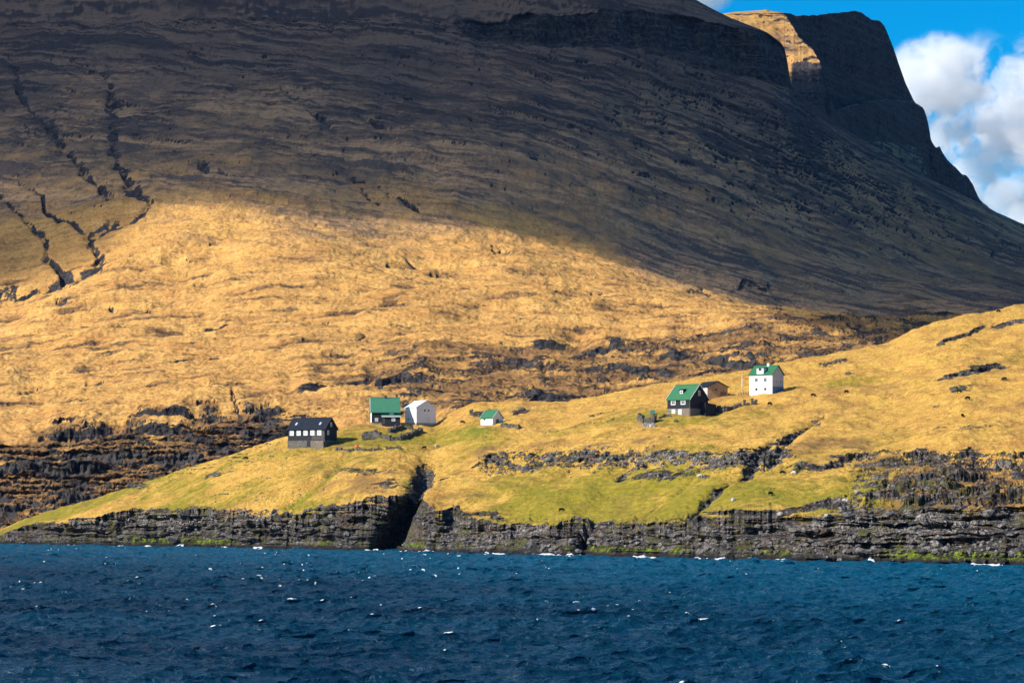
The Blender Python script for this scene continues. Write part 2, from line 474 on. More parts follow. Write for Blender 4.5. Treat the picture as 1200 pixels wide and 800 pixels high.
    ledge([(1098, 439), (1112, 437), (1130, 431), (1150, 427), (1168, 423), (1200, 424.5), (1240, 426)], 2.6, 10, 5, 1.5, 1.0, 6)
    ledge([(1097, 403), (1110, 398), (1122, 393), (1134, 391), (1142, 386), (1155, 380)], 2.2, 9, 4.5, 1, 1.0, 4)
    ledge([(1160, 381), (1180, 378), (1205, 377), (1260, 372)], 1.8, 9, 6, 1.5, .8, 5)
    ledge([(1112, 452), (1125, 450), (1142, 448)], 1.6, 6, 4, 1, 1, 4)
    ledge([(424, 510), (440, 511), (460, 512)], .8, 5, 3, 1, .7, 4)
    ledge([(395, 549), (430, 551), (470, 545)], 1.0, 8, 4, 1.5, .55)
    ledge([(425, 566), (450, 563), (476, 560)], 1.3, 8, 6, 2, .7)
    ledge([(600, 483), (612, 482), (622, 481)], .9, 5, 3.5, 1, .8, 3)
    ledge([(550, 484), (566, 486), (580, 487)], .9, 6, 3, 1, .8, 3)
    ledge([(1093, 473), (1110, 473)], .9, 5, 3, .6, .9, 3)
    ledge([(1092, 500), (1110, 497)], 1.2, 6, 4, .8, .9, 3)
    ledge([(945, 494), (962, 493)], 1.2, 6, 4, .8, 1, 3)
    ledge([(960, 426), (975, 423), (992, 421)], .8, 6, 3, .8, .7, 4)
    ledge([(990, 440), (1001, 438)], .7, 5, 2.4, .6, .8, 3)
    ledge([(1075, 514), (1100, 511), (1140, 508), (1200, 495)], .8, 8, 3, 1, .55)
    ledge([(150, 557 + 12), (175, 566)], .8, 6, 3, .8, .6, 4)
    ledge([(240, 556), (262, 553), (275, 552)], 1.0, 6, 4, 1, .6, 4)
    ledge([(500, 606), (530, 597), (548, 601), (585, 600), (596, 604)], 2.0, 7, 7, 2)
    ledge([(515, 560), (527, 557)], .9, 6, 3.5, 1, .7, 3)
    ledge([(690, 487), (712, 482), (722, 480)], .7, 6, 2.5, .8, .6, 4)
    ledge([(630, 512), (690, 502), (722, 496)], .6, 6, 2.2, .8, .45, 8)
    # gullies
    gully([(962, 487), (948, 500), (928, 513), (905, 524), (890, 540), (876, 554), (868, 562)], 2.4, 4.2, .95)
    gully([(926, 522), (912, 538), (898, 549)], 1.8, 3.2, .9)
    gully([(868, 560), (845, 574), (828, 584), (815, 597), (800, 606)], 1.9, 3.0, .8)
    gully([(822, 548), (806, 560), (795, 571), (770, 585), (756, 600)], .7, 2.2, .25)
    gully([(735, 552), (722, 560)], 1.4, 2.2, .9)
    gully([(498, 546), (494, 560), (484, 574), (474, 600), (462, 640)], 4.5, 9, 1.0, 1, False)
    gully([(410, 531), (402, 541), (392, 552), (375, 566), (352, 580), (338, 592)], 1.1, 4.0, 0)
    gully([(700, 606), (690, 620), (682, 645)], 3.0, 5.0, 1.0, 1, False)
    gully([(1020, 520), (1090, 500), (1140, 492)], .5, 2.0, .1)
    gully([(880, 515), (940, 502), (1000, 488)], .5, 2.0, .2)
    gully([(1150, 430), (1100, 437), (1040, 445), (960, 452)], .45, 2.0, .15)
    # broken crag on the steep right-hand side
    cz = sstep(960, 1060, PX) * sstep(522, 545, py) * np.where(segid >= 2, 1, 0)
    sp = fbm(X / 11, Y / 9 + Z / 2.6, 5, 197, .6)
    Z = Z + cz * 1.3 * np.tanh(3.5 * np.clip(sp - .10, -.25, .6))
    rock = np.maximum(rock, cz * .60 * sstep(.24, .42, sp))
    sp2 = fbm(X / 4.5, Y / 6, 4, 199, .6)
    band = np.exp(-((py - 543) / 13) ** 2) * sstep(545, 575, PX) * (1 - sstep(890, 930, PX)) * np.where(segid == 2, 1, 0)
    Z = Z + band * .5 * np.tanh(4 * np.clip(sp2 - .05, -.2, .6))
    rock = np.maximum(rock, band * .66 * sstep(.10, .30, sp2))
    # --- rough rock in the ledges
    ry = np.clip(rock, 0, 1) * np.where(segid >= 2, 1, 0)
    Y = Y + ry * (1.3 * fbm(X / 7, Z / .9, 3, 191) + .9 * fbm(X / 1.3, Z / 1.2, 2, 193))
    Z = Z + ry * .35 * fbm(X / 2.4, Z / 1.1 + Y / 3.5, 3, 195)
    # --- masks
    P = grid_nz(X, Y, Z)
    steep = 1 - P
    rock = np.maximum(rock, sstep(.20, .42, steep) * (1 - .45 * cz * sstep(-.15, .25, fbm(X / 6, Y / 6, 3, 198))))
    rock = np.maximum(rock, cl * np.where(segid == 1, 1.0, .8) * np.where(segid == 1, .62 + .38 * sstep(.0, .10, steep), sstep(.02, .12, steep + .05 * wob)) * (1 - .75 * np.where(segid == 1, sstep(.55, 1.0, vc) * sstep(-.05, .30, fbm(X / 9, Z / 3, 4, 97)), 0)))
    rock = np.where(segid == 0, 1, rock)
    rock *= 1.0 - .75 * sstep(.2, .5, fbm(X / 16, Y / 16, 4, 99) - .1) * np.where(py < 600, 1, 0) * sstep(980, 1040, PX)
    yb = py
    green = .62 * np.exp(-((yb - 585) / 38) ** 2) * sstep(480, 620, PX) * (1 - .55 * sstep(1040, 1140, PX)) + .50 * (1 - sstep(380, 500, PX)) * sstep(510, 540, yb) * np.clip(.7 + fbm(X / 40, Y / 40, 3, 84), .2, 1.3)
    green += .25 * np.exp(-((PX - 430) / 110) ** 2 - ((yb - 520) / 26) ** 2)
    green += .5 * np.exp(-((PX - 560) / 48) ** 2 - ((yb - 512) / 17) ** 2) + .45 * np.exp(-((PX - 470) / 70) ** 2 - ((yb - 515) / 16) ** 2)
    green += .35 * np.exp(-((PX - 800) / 70) ** 2 - ((yb - 493) / 9) ** 2) + .3 * np.exp(-((PX - 1010) / 130) ** 2 - ((yb - 447) / 12) ** 2) + .25 * np.exp(-((PX - 1150) / 60) ** 2 - ((yb - 512) / 9) ** 2)
    green += .22 * sstep(-.1, .4, fbm(X / 90, Y / 130, 3, 83))
    dpth, _ = pdist(PX, py, [(414, 526), (406, 538), (392, 552), (375, 566), (352, 580), (332, 596)])
    lush = .58 * np.exp(-(dpth / 5.0) ** 2)
    lush = np.maximum(lush, .75 * np.exp(-((PX - 558) / 28) ** 2 - ((yb - 508) / 8) ** 2))
    lush = np.maximum(lush, .62 * np.exp(-((PX - 1040) / 55) ** 2 - ((yb - 582) / 12) ** 2))
    lush = np.maximum(lush, .5 * np.exp(-((PX - 910) / 45) ** 2 - ((yb - 582) / 14) ** 2))
    lush = np.maximum(lush, .6 * np.exp(-((PX - 480) / 18) ** 2 - ((yb - 560) / 8) ** 2))
    lush = np.maximum(lush, .55 * np.exp(-((PX - 545) / 10) ** 2 - ((yb - 562) / 5) ** 2))
    lush = np.maximum(lush, .5 * np.exp(-((PX - 640) / 30) ** 2 - ((yb - 578) / 12) ** 2))
    lush = np.maximum(lush, .5 * np.exp(-((PX - 205) / 25) ** 2 - ((yb - 562) / 8) ** 2))
    brown = .35 * sstep(-.05, .4, fbm(X / 35, Y / 50, 4, 85)) + .65 * sstep(1000, 1100, PX) * sstep(530, 560, yb) + .5 * np.exp(-((PX - 440) / 40) ** 2 - ((yb - 570) / 10) ** 2)
    brown += .5 * np.exp(-((PX - 640) / 130) ** 2 - ((yb - 528) / 7) ** 2) + .4 * np.exp(-((PX - 960) / 60) ** 2 - ((yb - 525) / 10) ** 2)
    pale = np.clip(.25 + .9 * np.exp(-((PX - 1060) / 95) ** 2 - ((yb - 618) / 16) ** 2) + .7 * np.exp(-((PX - 200) / 130) ** 2 - ((yb - 608) / 10) ** 2)
                   + .7 * np.exp(-((PX - 600) / 60) ** 2 - ((yb - 622) / 8) ** 2) + .55 * np.exp(-((PX - 780) / 110) ** 2 - ((yb - 540) / 12) ** 2) + .4 * np.exp(-((PX - 850) / 60) ** 2 - ((yb - 622) / 8) ** 2), 0, 1)
    zz = Z
    green = 1.25 * green
    algae = np.exp(-((zz - 1.9) / 1.1) ** 2) * (.52 + .75 * np.exp(-((PX - 205) / 60) ** 2) + .75 * sstep(1010, 1070, PX) + .35 * np.exp(-((PX - 740) / 50) ** 2) + .2 * np.exp(-((PX - 450) / 40) ** 2))
    wet = (1 - sstep(.6, 1.9, zz + .5 * wob))
    o = grid_mesh('headland', X, Y, Z, dict(rock=rock, green=np.clip(green, 0, 1.3), lush=lush, brown=brown, pale=pale, algae=algae, wet=wet), mat_headland(), flat=(rock > .55) & (segid <= 1))
    return dict(px=px, X=X, Y=Y, Z=Z, Ysh=Ysh, segid=segid, rock=rock)


# ------------------------------------------------------------------ mountain
MK = [-420, 0, 150, 300, 450, 600, 750, 900, 1000, 1100, 1200, 1640]


def build_mountain():
    px = np.concatenate([np.arange(-900, -300, 4.0), np.arange(-300, 1500, 1.2), np.arange(1500, 2300, 4.0)])

    def kv(v, sm=35):
        return curve(px, list(zip(MK, v)), sm)
    Y0 = kv([980, 985, 985, 985, 990, 1000, 1010, 1020, 1030, 1050, 1080, 1200])
    Z0 = kv([-5, -5, -5, -3, 5, 12, 20, 28, 32, 36, 40, 50])
    Y1 = Y0 + 22
    y1 = kv([590, 585, 577, 540, 503, 492, 482, 460, 445, 432, 420, 360])
    Y2 = kv([1065, 1060, 1060, 1065, 1075, 1085, 1095, 1110, 1130, 1160, 1200, 1350])
    y2 = kv([538, 529, 514, 488, 467, 463, 457, 432, 415, 402, 390, 335])
    Y3 = kv([1330, 1330, 1330, 1340, 1350, 1360, 1390, 1430, 1470, 1520, 1580, 1750])
    y3 = kv([440, 425, 418, 408, 398, 393, 388, 386, 386, 384, 374, 330])
    Y4 = kv([1750, 1750, 1770, 1800, 1820, 1840, 1880, 1930, 1990, 2080, 2180, 2450])
    y4 = kv([350, 330, 285, 262, 266, 282, 312, 345, 358, 360, 356, 340])
    Y5 = kv([2200, 2200, 2210, 2230, 2250, 2280, 2340, 2420, 2500, 2600, 2720, 3050])
    y5 = kv([195, 175, 150, 138, 138, 150, 180, 228, 262, 292, 318, 390])
    Y6 = kv([2600, 2600, 2590, 2580, 2570, 2580, 2640, 2740, 2830, 2950, 3090, 3400])
    y6 = curve(px, [(-420, 40), (0, 30), (300, 28), (450, 32), (560, 46), (650, 52), (750, 62), (800, 72), (850, 86), (900, 97), (925, 106), (960, 141), (1000, 166), (1057, 200), (1100, 221), (1133, 238), (1170, 255), (1200, 271), (1640, 432)], 5)
    y6t = curve(px, [(-420, 30), (0, 22), (300, 20), (450, 22), (520, 30), (560, 30), (620, 18), (700, 16), (760, 18), (800, 22), (830, 26), (860, 32), (885, 36), (900, 41), (910, 48), (918, 55), (922, 64), (925, 88),
                      (928, 103), (960, 133), (977, 144), (1000, 158), (1017, 168), (1057, 192), (1093, 212), (1133, 232), (1150, 240), (1167, 249), (1200, 264), (1300, 310), (1640, 425)], 1.2)
    y7 = curve(px, [(-420, -140), (0, -130), (300, -125), (450, -115), (600, -85), (700, -52), (750, -34), (790, -14), (805, -5), (815, 0), (830, 8), (845, 16), (860, 23), (880, 31), (895, 37), (908, 46), (917, 54), (922, 63), (925, 87),
                     (928, 102), (960, 132), (977, 143), (1000, 157), (1017, 167), (1057, 191), (1093, 211), (1133, 231), (1150, 239), (1167, 248), (1200, 263), (1300, 309), (1640, 424)], 1.2)
    Y6t = Y6 + 34
    Y7 = Y6 + kv([420, 420, 420, 420, 410, 380, 300, 120, 60, 60, 60, 60])
    Zs = [Z0, z_of(y1, Y1), z_of(y2, Y2), z_of(y3, Y3), z_of(y4, Y4), z_of(y5, Y5), z_of(y6, Y6), z_of(y6t, Y6t), z_of(y7, Y7)]
    Ys = [Y0, Y1, Y2, Y3, Y4, Y5, Y6, Y6t, Y7]
    cnt = [26, 110, 130, 170, 150, 130, 70, 45]
    Yl, Zl, sid = [], [], []
    # monotone-ish hermite through the profile for soft slopes
    k = len(Ys)
    YA = np.array(Ys); ZA = np.array(Zs)
    dz = np.diff(ZA, axis=0) / np.diff(YA, axis=0)
    m = np.zeros_like(ZA)
    m[1:-1] = 2 * dz[:-1] * dz[1:] / (dz[:-1] + dz[1:] + 1e-9)
    m[1:-1] = np.where(dz[:-1] * dz[1:] > 0, m[1:-1], 0)
    m[0] = dz[0]; m[-1] = dz[-1] * .6; m[6] = dz[5] * 1.05; m[7] = dz[7]
    for i, c in enumerate(cnt):
        v = np.linspace(0, 1, c, endpoint=False)[:, None]
        h = (YA[i + 1] - YA[i])[None, :]
        if i == 6:
            z = ZA[i] + (ZA[i + 1] - ZA[i]) * v
        else:
            z = ((2 * v ** 3 - 3 * v ** 2 + 1) * ZA[i] + (v ** 3 - 2 * v ** 2 + v) * h * m[i] + (-2 * v ** 3 + 3 * v ** 2) * ZA[i + 1] + (v ** 3 - v ** 2) * h * m[i + 1])
        Yl.append(YA[i][None, :] + h * v); Zl.append(z); sid.append(np.full((c, len(px)), i))
    v = np.linspace(0, 1, 26)[:, None]
    Yl.append(YA[-1] + 900 * v ** 1.5); Zl.append(ZA[-1] - 30 * v - 320 * v ** 1.8); sid.append(np.full((26, len(px)), 8))
    Y = np.vstack(Yl); Z = np.vstack(Zl); sid = np.vstack(sid)
    PX = np.broadcast_to(px, Y.shape).copy()
    X = (PX - 600) / F * Y
    py = YH - (Z - HC) * F / Y
    X = X.astype(f32); Y = Y.astype(f32); Z = Z.astype(f32); PX = PX.astype(f32); py = py.astype(f32)
    rid = np.clip((Y7[None, :] - Y) / 250, 0, 1) * np.where(sid < 8, 1, 0)        # calm towards the skyline
    rid6 = np.where(PX > 800, rid, 1.0)
    # --- broad relief
    Z = Z + rid6 * (fbm(X / 260, Y / 330, 3, 101) * 9 * sstep(1100, 1500, Y) + fbm(X / 80, Y / 105, 3, 103) * 4.2 * sstep(1040, 1300, Y))
    Z = Z + (.3 + .7 * rid6) * (fbm(X / 24, Y / 28, 4, 105) * 1.7 + fbm(X / 7, Y / 9, 3, 107) * .62 + fbm(X / 2.2, Y / 3, 2, 109) * .34)
    # --- basalt beds: terraces that follow the contours
    warp = 14 * fbm(X / 300, Y / 500, 3, 111) + 4 * fbm(X / 60, Y / 80, 4, 113)
    hi = sstep(150, 300, Z)
    ca = X + .45 * Y
    Zt = Z + warp + .12 * np.clip(X + 350, 0, None) + .14 * np.clip(X, 0, None)
    st = fbm(ca / 210, Zt / 15, 5, 115, .62)
    st2 = fbm(ca / 70 + 7, Zt / 5.5, 4, 118, .62)
    Z = Z + rid6 * hi * (1.5 * np.tanh(2.0 * st) + .9 * np.tanh(2 * st2))
    Z = Z + rid6 * hi * 1.2 * fbm(X / 16, Y / 210, 3, 119)
    st3 = fbm((X - .55 * Y) / 130, (Zt + .10 * X) / 4.2, 4, 120, .6)
    Z = Z + rid6 * hi * .7 * np.tanh(2 * st3)
    fine = (Z + warp * .6 + 1.5 * fbm(X / 20, Y / 30, 3, 116)) / 5.2
    ff = fine - np.floor(fine)
    ampf = np.clip(.25 + 1.5 * fbm(X / 70, Y / 110, 4, 117), 0, 1.2) * sstep(60, 160, Z)
    Z = Z + rid6 * ampf * .5 * (sstep(.65, 1.0, ff) - ff)
    # --- broken rocky ground above the valley
    low = (1 - sstep(1500, 1750, Y)) * sstep(985, 1000, Y)
    rx = np.clip(sstep(330, 480, PX) * sstep(375, 420, py + .05 * (PX - 700)) + .35 * sstep(600, 900, PX) * sstep(330, 380, py), 0, 1) * (1 - sstep(470, 520, py))
    rx = rx * low
    outc = sstep(-.08, .22, fbm(X / 30, Y / 45, 4, 121)) * np.clip(rx, 0, 1)
    l3 = (Z + 3 * fbm(X / 18, Y / 30, 4, 123)) / 4.6
    f3 = l3 - np.floor(l3)
    Z = Z + outc * 1.6 * (sstep(.7, .98, f3) - f3)
    rock = np.zeros_like(Z); brown = np.zeros_like(Z)
    brown = brown + .55 * rx
    spk = fbm(X / 24, Y / 17, 5, 125, .64)
    Z = Z + rx * .9 * np.tanh(3 * np.clip(spk - .16, -.2, .6))
    rock = np.maximum(rock, rx * .58 * sstep(.20, .40, spk))
    # thin stony streaks across the open slope
    lowm = (1 - sstep(150, 240, Z)) * sstep(1060, 1150, Y)
    stl = fbm(X / 42 + Y / 160, Y / 17, 5, 127, .6)
    rock = np.maximum(rock, lowm * .48 * sstep(.32, .52, stl))
    Z = Z - lowm * .7 * sstep(.22, .5, stl)
    brown = brown + lowm * .55 * sstep(.02, .4, stl)

    # --- sea cliffs of the far shore (left)
    clf = (1 - sstep(300, 420, PX)) * sstep(0, 6, Z) * (1 - sstep(-10, 70, Y - Y2[None, :] + 45 * fbm(PX / 45, Y / 60, 3, 132)))
    l4 = (Z + 3.5 * fbm(X / 30, Y / 60, 4, 131) + .05 * X) / 6.4
    f4 = l4 - np.floor(l4)
    b4 = (_hash(np.floor(l4), np.floor(l4) * 0, 9) % 1000) / 1000.0
    b4 = b4 * np.clip(.7 + 1.3 * fbm(X / 50, Z / 20, 3, 137), .1, 1.3)
    Z = Z + clf * (.9 + 3.8 * b4) * (sstep(.55, .92, f4) - f4) + clf * (fbm(X / 12, Y / 12 + Z / 6, 4, 133) * 1.2 + .8 * fbm(X / 4, Y / 6 + Z / 2.5, 3, 134))
    Y = Y + clf * (3.4 * fbm(X / 30, Z / 1.6, 4, 136) + 1.6 * fbm(X / 7, Z / 2.2, 3, 138))
    rock = np.maximum(rock, clf * np.maximum(sstep(.45, .62, f4) * (1 - sstep(.93, 1.0, f4)) * .54 * np.clip(.6 + 1.5 * fbm(X / 30, Z / 12, 4, 139), .2, 1.4), .52 * sstep(.04, .40, fbm(X / 26, Z / 4.5, 5, 135))))
    brown = brown + .8 * clf

    mwx = 4 * fbm(X / 45, Y / 90, 3, 141); mwy = 3 * fbm(X / 55, Y / 110, 3, 143)
    colj = fbm(px / 17, px * 0 + 1.7, 4, 181); colj2 = fbm(px / 70, px * 0 + 4.7, 2, 183)
    M1 = fbm(X / 10, Y / 20, 3, 179); M2 = fbm(X / 5, Z / 5 + Y / 12, 3, 180)

    def cut(pts, depth, w, rk=1.0, ys=1.0, w2=None):
        xs = [p[0] for p in pts]
        c = slice(int(np.searchsorted(px, min(xs) - 3 * w - 12)), int(np.searchsorted(px, max(xs) + 3 * w + 12)))
        sm = .25 if w < 2 else 1.0
        d, tt = pdist(PX[:, c] + sm * mwx[:, c], py[:, c] + sm * mwy[:, c], pts, ys)
        tp = np.clip(np.minimum(tt, 1 - tt) * 8, 0, 1) ** .5
        ww = w if w < 2 else w * np.clip(.85 + 1.1 * fbm(X[:, c] / 30, Y[:, c] / 60, 3, 145), .35, 1.5)
        Z[:, c] -= depth * np.exp(-(d / ww) ** 2) * tp * (1 if w < 2 else np.clip(.8 + 1.2 * mwx[:, c] / 4, .3, 1.4))
        cut_rock_shade[:, c] = np.maximum(cut_rock_shade[:, c], (rk * np.exp(-(d / (ww * .8)) ** 2) if w < 2 else 1.15 * rk * np.exp(-(d / (ww * 1.35)) ** 2) * np.clip(.75 + 1.2 * M1[:, c], .3, 1.2)) * tp)

    cut_rock_shade = np.zeros_like(Z)  # dark rock of the cuts, spread wider to paint the gullies' shade
    cut([(90, 70), (122, 84), (130, 110), (133, 140), (132, 165), (140, 190), (146, 210), (158, 228), (166, 240), (182, 243)], 4.2, 5.6, .82, .7)
    cut([(182, 243), (160, 258), (132, 266), (108, 276), (106, 290), (118, 302), (112, 318), (100, 325), (86, 332), (60, 340)], 3.6, 3.8, .9, 1.0)
    cut([(0, 72), (18, 84), (24, 110), (40, 135), (62, 152), (80, 172), (96, 192), (108, 215), (125, 232), (142, 238)], 3.2, 3.4, .75, .7)
    cut([(-60, 205), (0, 232), (14, 246), (34, 258), (46, 270), (55, 285), (52, 302), (64, 316), (86, 328)], 3.2, 2.8, .75)
    cut([(30, 222), (50, 228), (52, 244), (66, 256), (84, 264), (104, 276)], 3, 1.8, .7)
    cut([(56, 306), (72, 320), (86, 328)], 5, 2.6, .7)
    cut([(-60, 345), (0, 342), (30, 339), (55, 335), (82, 330)], 5, 4, .8)
    cut([(405, 195), (440, 205), (455, 220), (475, 232), (498, 246)], 6, 2.6, .6)
    cut([(418, 205), (432, 222), (445, 232)], 6, 2.0, .5)
    cut([(232, 180), (243, 194), (250, 205)], 5, 2.6, .6)
    cut([(258, 190), (264, 205), (268, 214)], 5, 2.6, .6)
    cut([(272, 452), (276, 470), (279, 488), (284, 505), (278, 520)], 1.0, 2.2, .62)
    cut([(330, 108), (360, 126), (395, 150)], 5, 2.6, .35)
    cut([(420, 132), (440, 140), (470, 150)], 6, 3, .4)
    cut([(100, 352), (150, 352), (200, 350), (235, 345)], 2.2, 3, .25)
    cut([(190, 305), (240, 303), (275, 300)], 3, 4, .2)
    for (a, b, c, d, dp) in ((453, 306, 474, 307, 4.5), (576, 289, 588, 290, 4), (585, 290, 597, 291, 4), (578, 294, 586, 295, 3), (592, 295, 602, 297, 3), (575, 283, 585, 283, 2.5), (504, 313, 517, 312, 3),
                             (466, 324, 488, 322, 2.5), (476, 298, 494, 306, 2), (560, 346, 590, 346, 1.6), (640, 330, 670, 337, 1.8), (692, 345, 706, 345, 2), (128, 353, 138, 355, 3), (172, 352, 180, 355, 2.5), (246, 288, 256, 285, 2.5),
                             (66, 355, 78, 354, 2.2), (95, 368, 122, 368, 1.4), (238, 382, 272, 378, 1.5), (200, 425, 260, 415, 1.2), (360, 392, 380, 388, 1.5), (20, 458, 44, 450, 2.4), (100, 452, 122, 451, 2.0), (410, 405, 430, 396, 1.6)):
        cut([(a, b), (.5 * (a + c), .5 * (b + d) + .8), (c, d)], dp, 1.7, .85)

    def scarp(pts, h, band, jag, strength=1.0, L=34):
        x0, x1 = pts[0][0], pts[-1][0]
        c = slice(int(np.searchsorted(px, x0 - 14)), int(np.searchsorted(px, x1 + 14)))
        pc = px[c][None, :]
        hp = h * 1.8
        yl = np.interp(pc, [a for a, b in pts], [b for a, b in pts]) + .5 * jag * colj2[c][None, :] + .4 * hp
        m = sstep(x0 - 12, x0 + 12, pc) * (1 - sstep(x1 - 12, x1 + 12, pc)) * np.clip(.85 + .8 * fbm(pc / 60, pc * 0 + 3 * h, 2, 177), 0.3, 1.2)
        d = yl - py[:, c]
        dj = d + .7 * jag * colj[c][None, :] + 1.2 * M1[:, c]
        Z[:, c] += m * h * .42 * sstep(-1.6, 1.6, dj) * np.exp(-np.clip(d, 0, None) / L)
        face = m * sstep(-3.6, -1.0, dj + 1.6 * M2[:, c]) * (1 - sstep(.9, 2.8, dj + 2.5 * M1[:, c]))
        tal = .65 * m * sstep(-band * 1.2, -1, dj) * (1 - sstep(-1, 1, dj)) * sstep(.0, .2, M2[:, c])
        rock[:, c] = np.maximum(rock[:, c], .80 * strength * np.maximum(np.clip(face * 1.2, 0, 1), .8 * tal))

    scarp([(350, 456), (385, 452), (400, 446), (432, 441)], 7, 9, 2)
    scarp([(440, 447), (470, 440), (505, 445)], 5, 9, 3)
    scarp([(240, 450), (262, 459), (300, 484), (330, 482)], 4, 7, 2, .9)
    scarp([(150, 490), (200, 486), (255, 484)], 5, 6, 2, .95)
    scarp([(60, 510), (120, 506), (180, 502), (220, 503)], 9, 16, 3, 1.0)
    scarp([(-100, 556), (0, 550), (60, 548), (120, 545)], 9, 18, 4, 1.0)
    scarp([(120, 536), (180, 534), (240, 530)], 5, 10, 3, .9)
    scarp([(690, 410), (715, 404), (745, 410), (770, 410)], 6, 9, 3)
    scarp([(775, 414), (805, 416), (845, 422), (880, 422), (905, 424)], 7, 9, 3)
    scarp([(620, 405), (650, 405), (672, 406)], 5, 7, 2, .9)
    scarp([(580, 420), (610, 425), (650, 430)], 4, 6, 3, .8)
    scarp([(845, 338), (870, 330), (900, 336)], 6, 7, 3, .8)
    scarp([(800, 338), (822, 334), (840, 344)], 5, 6, 3, .7)
    scarp([(690, 432), (740, 434), (790, 436)], 5, 7, 3, .9)
    scarp([(610, 462), (640, 466), (680, 466)], 4, 6, 2, .9)
    ry = np.clip(rock, 0, 1) * np.where(Y < 1750, 1, .8)
    Y = Y + ry * (2.4 * fbm(X / 16, Z / 1.7, 3, 191) + 1.2 * fbm(X / 3, Z / 2.4, 2, 193))
    Z = Z + ry * .4 * fbm(X / 6, Y / 9 + Z / 3, 3, 195) + clf * .6 * fbm(X / 3, Z / 1.2, 2, 196)
    # --- upper rock wall
    wall = np.where(sid == 6, 1.0, 0) * sstep(500, 580, PX) * (1 - sstep(927, 935, PX))
    Y = Y + wall * (fbm(X / 40, Z / 60, 3, 151) * 16 + ridged(X / 13, Z / 40, 4, 153) * 7) * sstep(0, 40, 940 - PX)
    X = (PX - 600) / F * Y
    rock = np.maximum(rock, cut_rock_shade)
    nz = grid_nz(X, Y, Z)
    steep = 1 - nz
    rock = np.maximum(rock, sstep(.22, .50, steep) * np.where(Y < 1500, .85, 1))
    rock = np.maximum(rock, wall * .95)
    rock = np.maximum(rock, hi * (.30 + .12 * sstep(330, 450, Z)) * sstep(.10, .55, .45 * st + .6 * st2 + .5 * st3))
    rock = np.maximum(rock, .36 * sstep(330, 480, Z) * sstep(-.1, .4, fbm(X / 90, (Z * 3 + Y) / 160, 5, 155)) * sstep(300, 500, PX))
    rock = np.maximum(rock, outc * sstep(.66, .78, f3) * (1 - sstep(.96, 1, f3)) * .52)
    high = sstep(150, 270, Z + 40 * fbm(X / 200, Y / 260, 3, 157) + 85 * sstep(600, 880, PX) * sstep(1500, 1900, Y))
    high = high * (.75 + .25 * sstep(250, 420, Z))
    scree_shade = sstep(230, 470, Z + 60 * fbm(X / 160, Y / 160, 4, 159))  # scree mask, also puts the summit's deeper shade into the colour
    grid_mesh('mountain', X, Y, Z, dict(rock=rock, brown=np.clip(brown, 0, 1), high=high, scree_shade=scree_shade, streak=np.clip(.5 + .45 * st + .45 * st2 + .5 * st3, 0, 1)), M_MOUNT)
    return dict(px=px, X=X, Y=Y, Z=Z)


